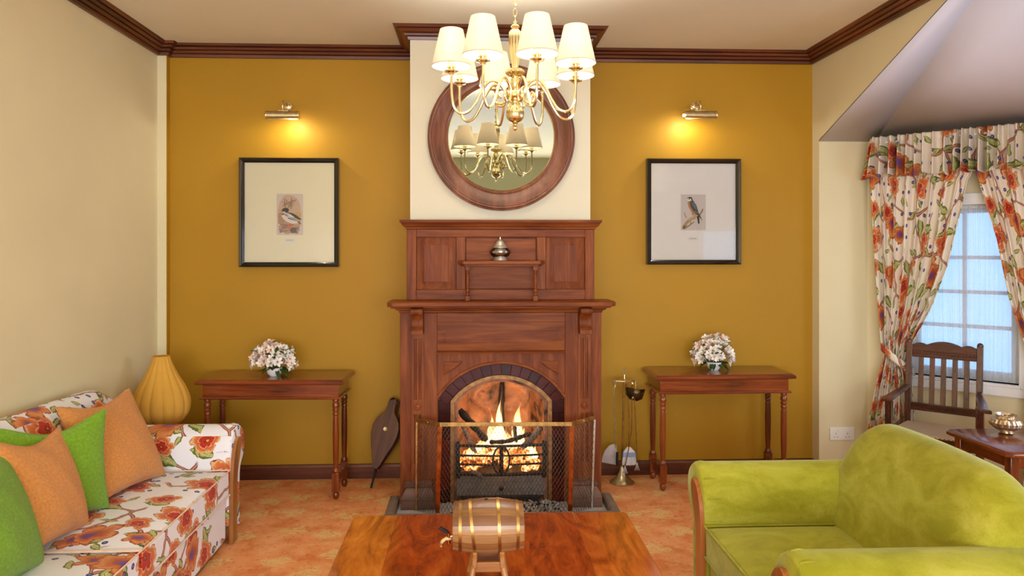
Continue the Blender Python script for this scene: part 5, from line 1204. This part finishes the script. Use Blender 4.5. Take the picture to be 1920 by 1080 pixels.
# ---------------------------------------------------------------- curtains
def drape(name, label, top, left, right, base, nf, amp, z1, z0, cw, fab, gather=None, ph=0.0):
    t = thing(name, label, 'curtain', bay((lerp(left, z1)+lerp(right, z1))/2, base, z0))
    def fn(u, v):
        z = z1+(z0-z1)*v; s0, s1 = lerp(left, z), lerp(right, z); wd = s1-s0
        a = 2*PI*nf*u+ph+.5*math.sin(5*u+3*v); f = math.sin(a)+.35*math.sin(2.3*a+1)
        am = amp*min(1, wd/.45+.35)
        s = s0+wd*u+.25*am*math.cos(a)*min(1, 6*u, 6*(1-u)); off = base+am*f*.62
        p = bay(s, off, z); return (*p, (u*cw, z))
    MB().sheet(fn, 150, 60).build('drape', fab, t, recalc=False, solid=.003, sharp=180)
    return t
LL = [(2.06, .045), (1.82, .06), (1.39, .085), (.95, .115), (.86, .135), (.72, .10), (.66, .085), (.40, .04), (.03, .02)]
LR = [(2.06, .635), (2.02, .61), (1.80, .567), (1.465, .498), (1.187, .406), (.97, .305), (.83, .262), (.69, .30), (.447, .317), (.03, .33)]
cl = drape('curtain', 'floral curtain at the left of the window tied back behind the wooden chair', 2.1, LL, LR, .105, 8.0, .034, 2.12, .03, 1.55, M['chintz2'])
# tie-back
tb = []
for i in range(17):
    u = i/16; tb.append((.105+.20*u, .065+.115*math.sin(PI*u)**.7, .955-.17*u))
mb = MB()
mb.sheet(lambda u, v: (*bay(lerp([(0, .105), (-1, .305)], -u), .065+.12*math.sin(PI*u)**.6, .955-.16*u-.055*v+.02*math.sin(PI*u)), (u*.3, v*.06+.3)), 16, 3)
mb.build('tie_back', M['chintz2'], cl, recalc=False, solid=.006)
RL = [(2.06, .655), (1.85, .708), (1.633, .763), (1.276, .824), (1.023, .895), (.86, .94), (.7, .91), (.4, .90), (.03, .89)]
RR = [(2.06, 1.27), (1.8, 1.25), (1.4, 1.22), (1.0, 1.17), (.86, 1.13), (.7, 1.18), (.4, 1.22), (.03, 1.24)]
cr2 = drape('curtain', 'floral curtain at the right of the window cut by the picture edge', 2.1, RL, RR, .105, 7.5, .034, 2.12, .03, 1.5, M['chintz2'], ph=1.2)
cl['group'] = cr2['group'] = 'floral window curtains'
va = thing('curtain_valance', 'gathered floral valance across the top of the bay window', 'valance', bay(.6, .14, 2.06))
VN = 27
def vfn(u, v):
    z = 2.332-(.272+.006*math.sin(40*u)+.008*math.sin(PI*VN*u+1.4))*v
    up = u*1.34; s = .03+up*.98-.055*max(0, 1-u*14)*v; base = .135
    if u < .03: base = .135*sm(u/.03)*.85+.02
    g = 2*PI*VN*u+1.4*math.sin(11*u)+.8*math.sin(29*u)
    am = (.022+.024*v**.7)*(1+.35*math.sin(17*u)); head = .004*math.sin(2.6*g)*(1 if v < .12 else max(0, 1-(v-.12)*5))
    f = math.sin(g)+.4*math.sin(1.7*g+2)*(1-v*.5)
    return (*bay(s+.005*math.cos(g), base+am*f+head+.015*v-(.012 if abs(v-.14) < .03 else 0), z), (u*2.3, z-.4))
MB().sheet(vfn, 520, 22).build('frill', M['chintz2'], va, recalc=False, solid=.003, sharp=180)
mb = MB(); mb.box(.07, 1.33, -.10, 0, 2.290, 2.302, BM); mb.build('pelmet_board', M['whitepaint'], va)
sn = thing('sheer_curtain', 'white sheer net curtain hanging inside the window reveal', 'curtain', bay(.565, 0, .75))
def sfn(u, v):
    z = 1.85+(.748-1.85)*v; g = 2*PI*13*u+1.5*math.sin(6*u+v*1.2); s = ws0+.006+(ws1-ws0-.012)*u
    return (*bay(s, -.022+.011*math.sin(g)*(.5+.5*v)+.004*math.sin(2.7*g), z),)
MB().sheet(sfn, 200, 16).build('net', M['sheer'], sn, recalc=False, sharp=180)
mb = MB(); mb.tube([bay(ws0, -.022, 1.845), bay(ws1, -.022, 1.845)], .005, 8); mb.build('curtain_wire', M['whitepaint'], sn)
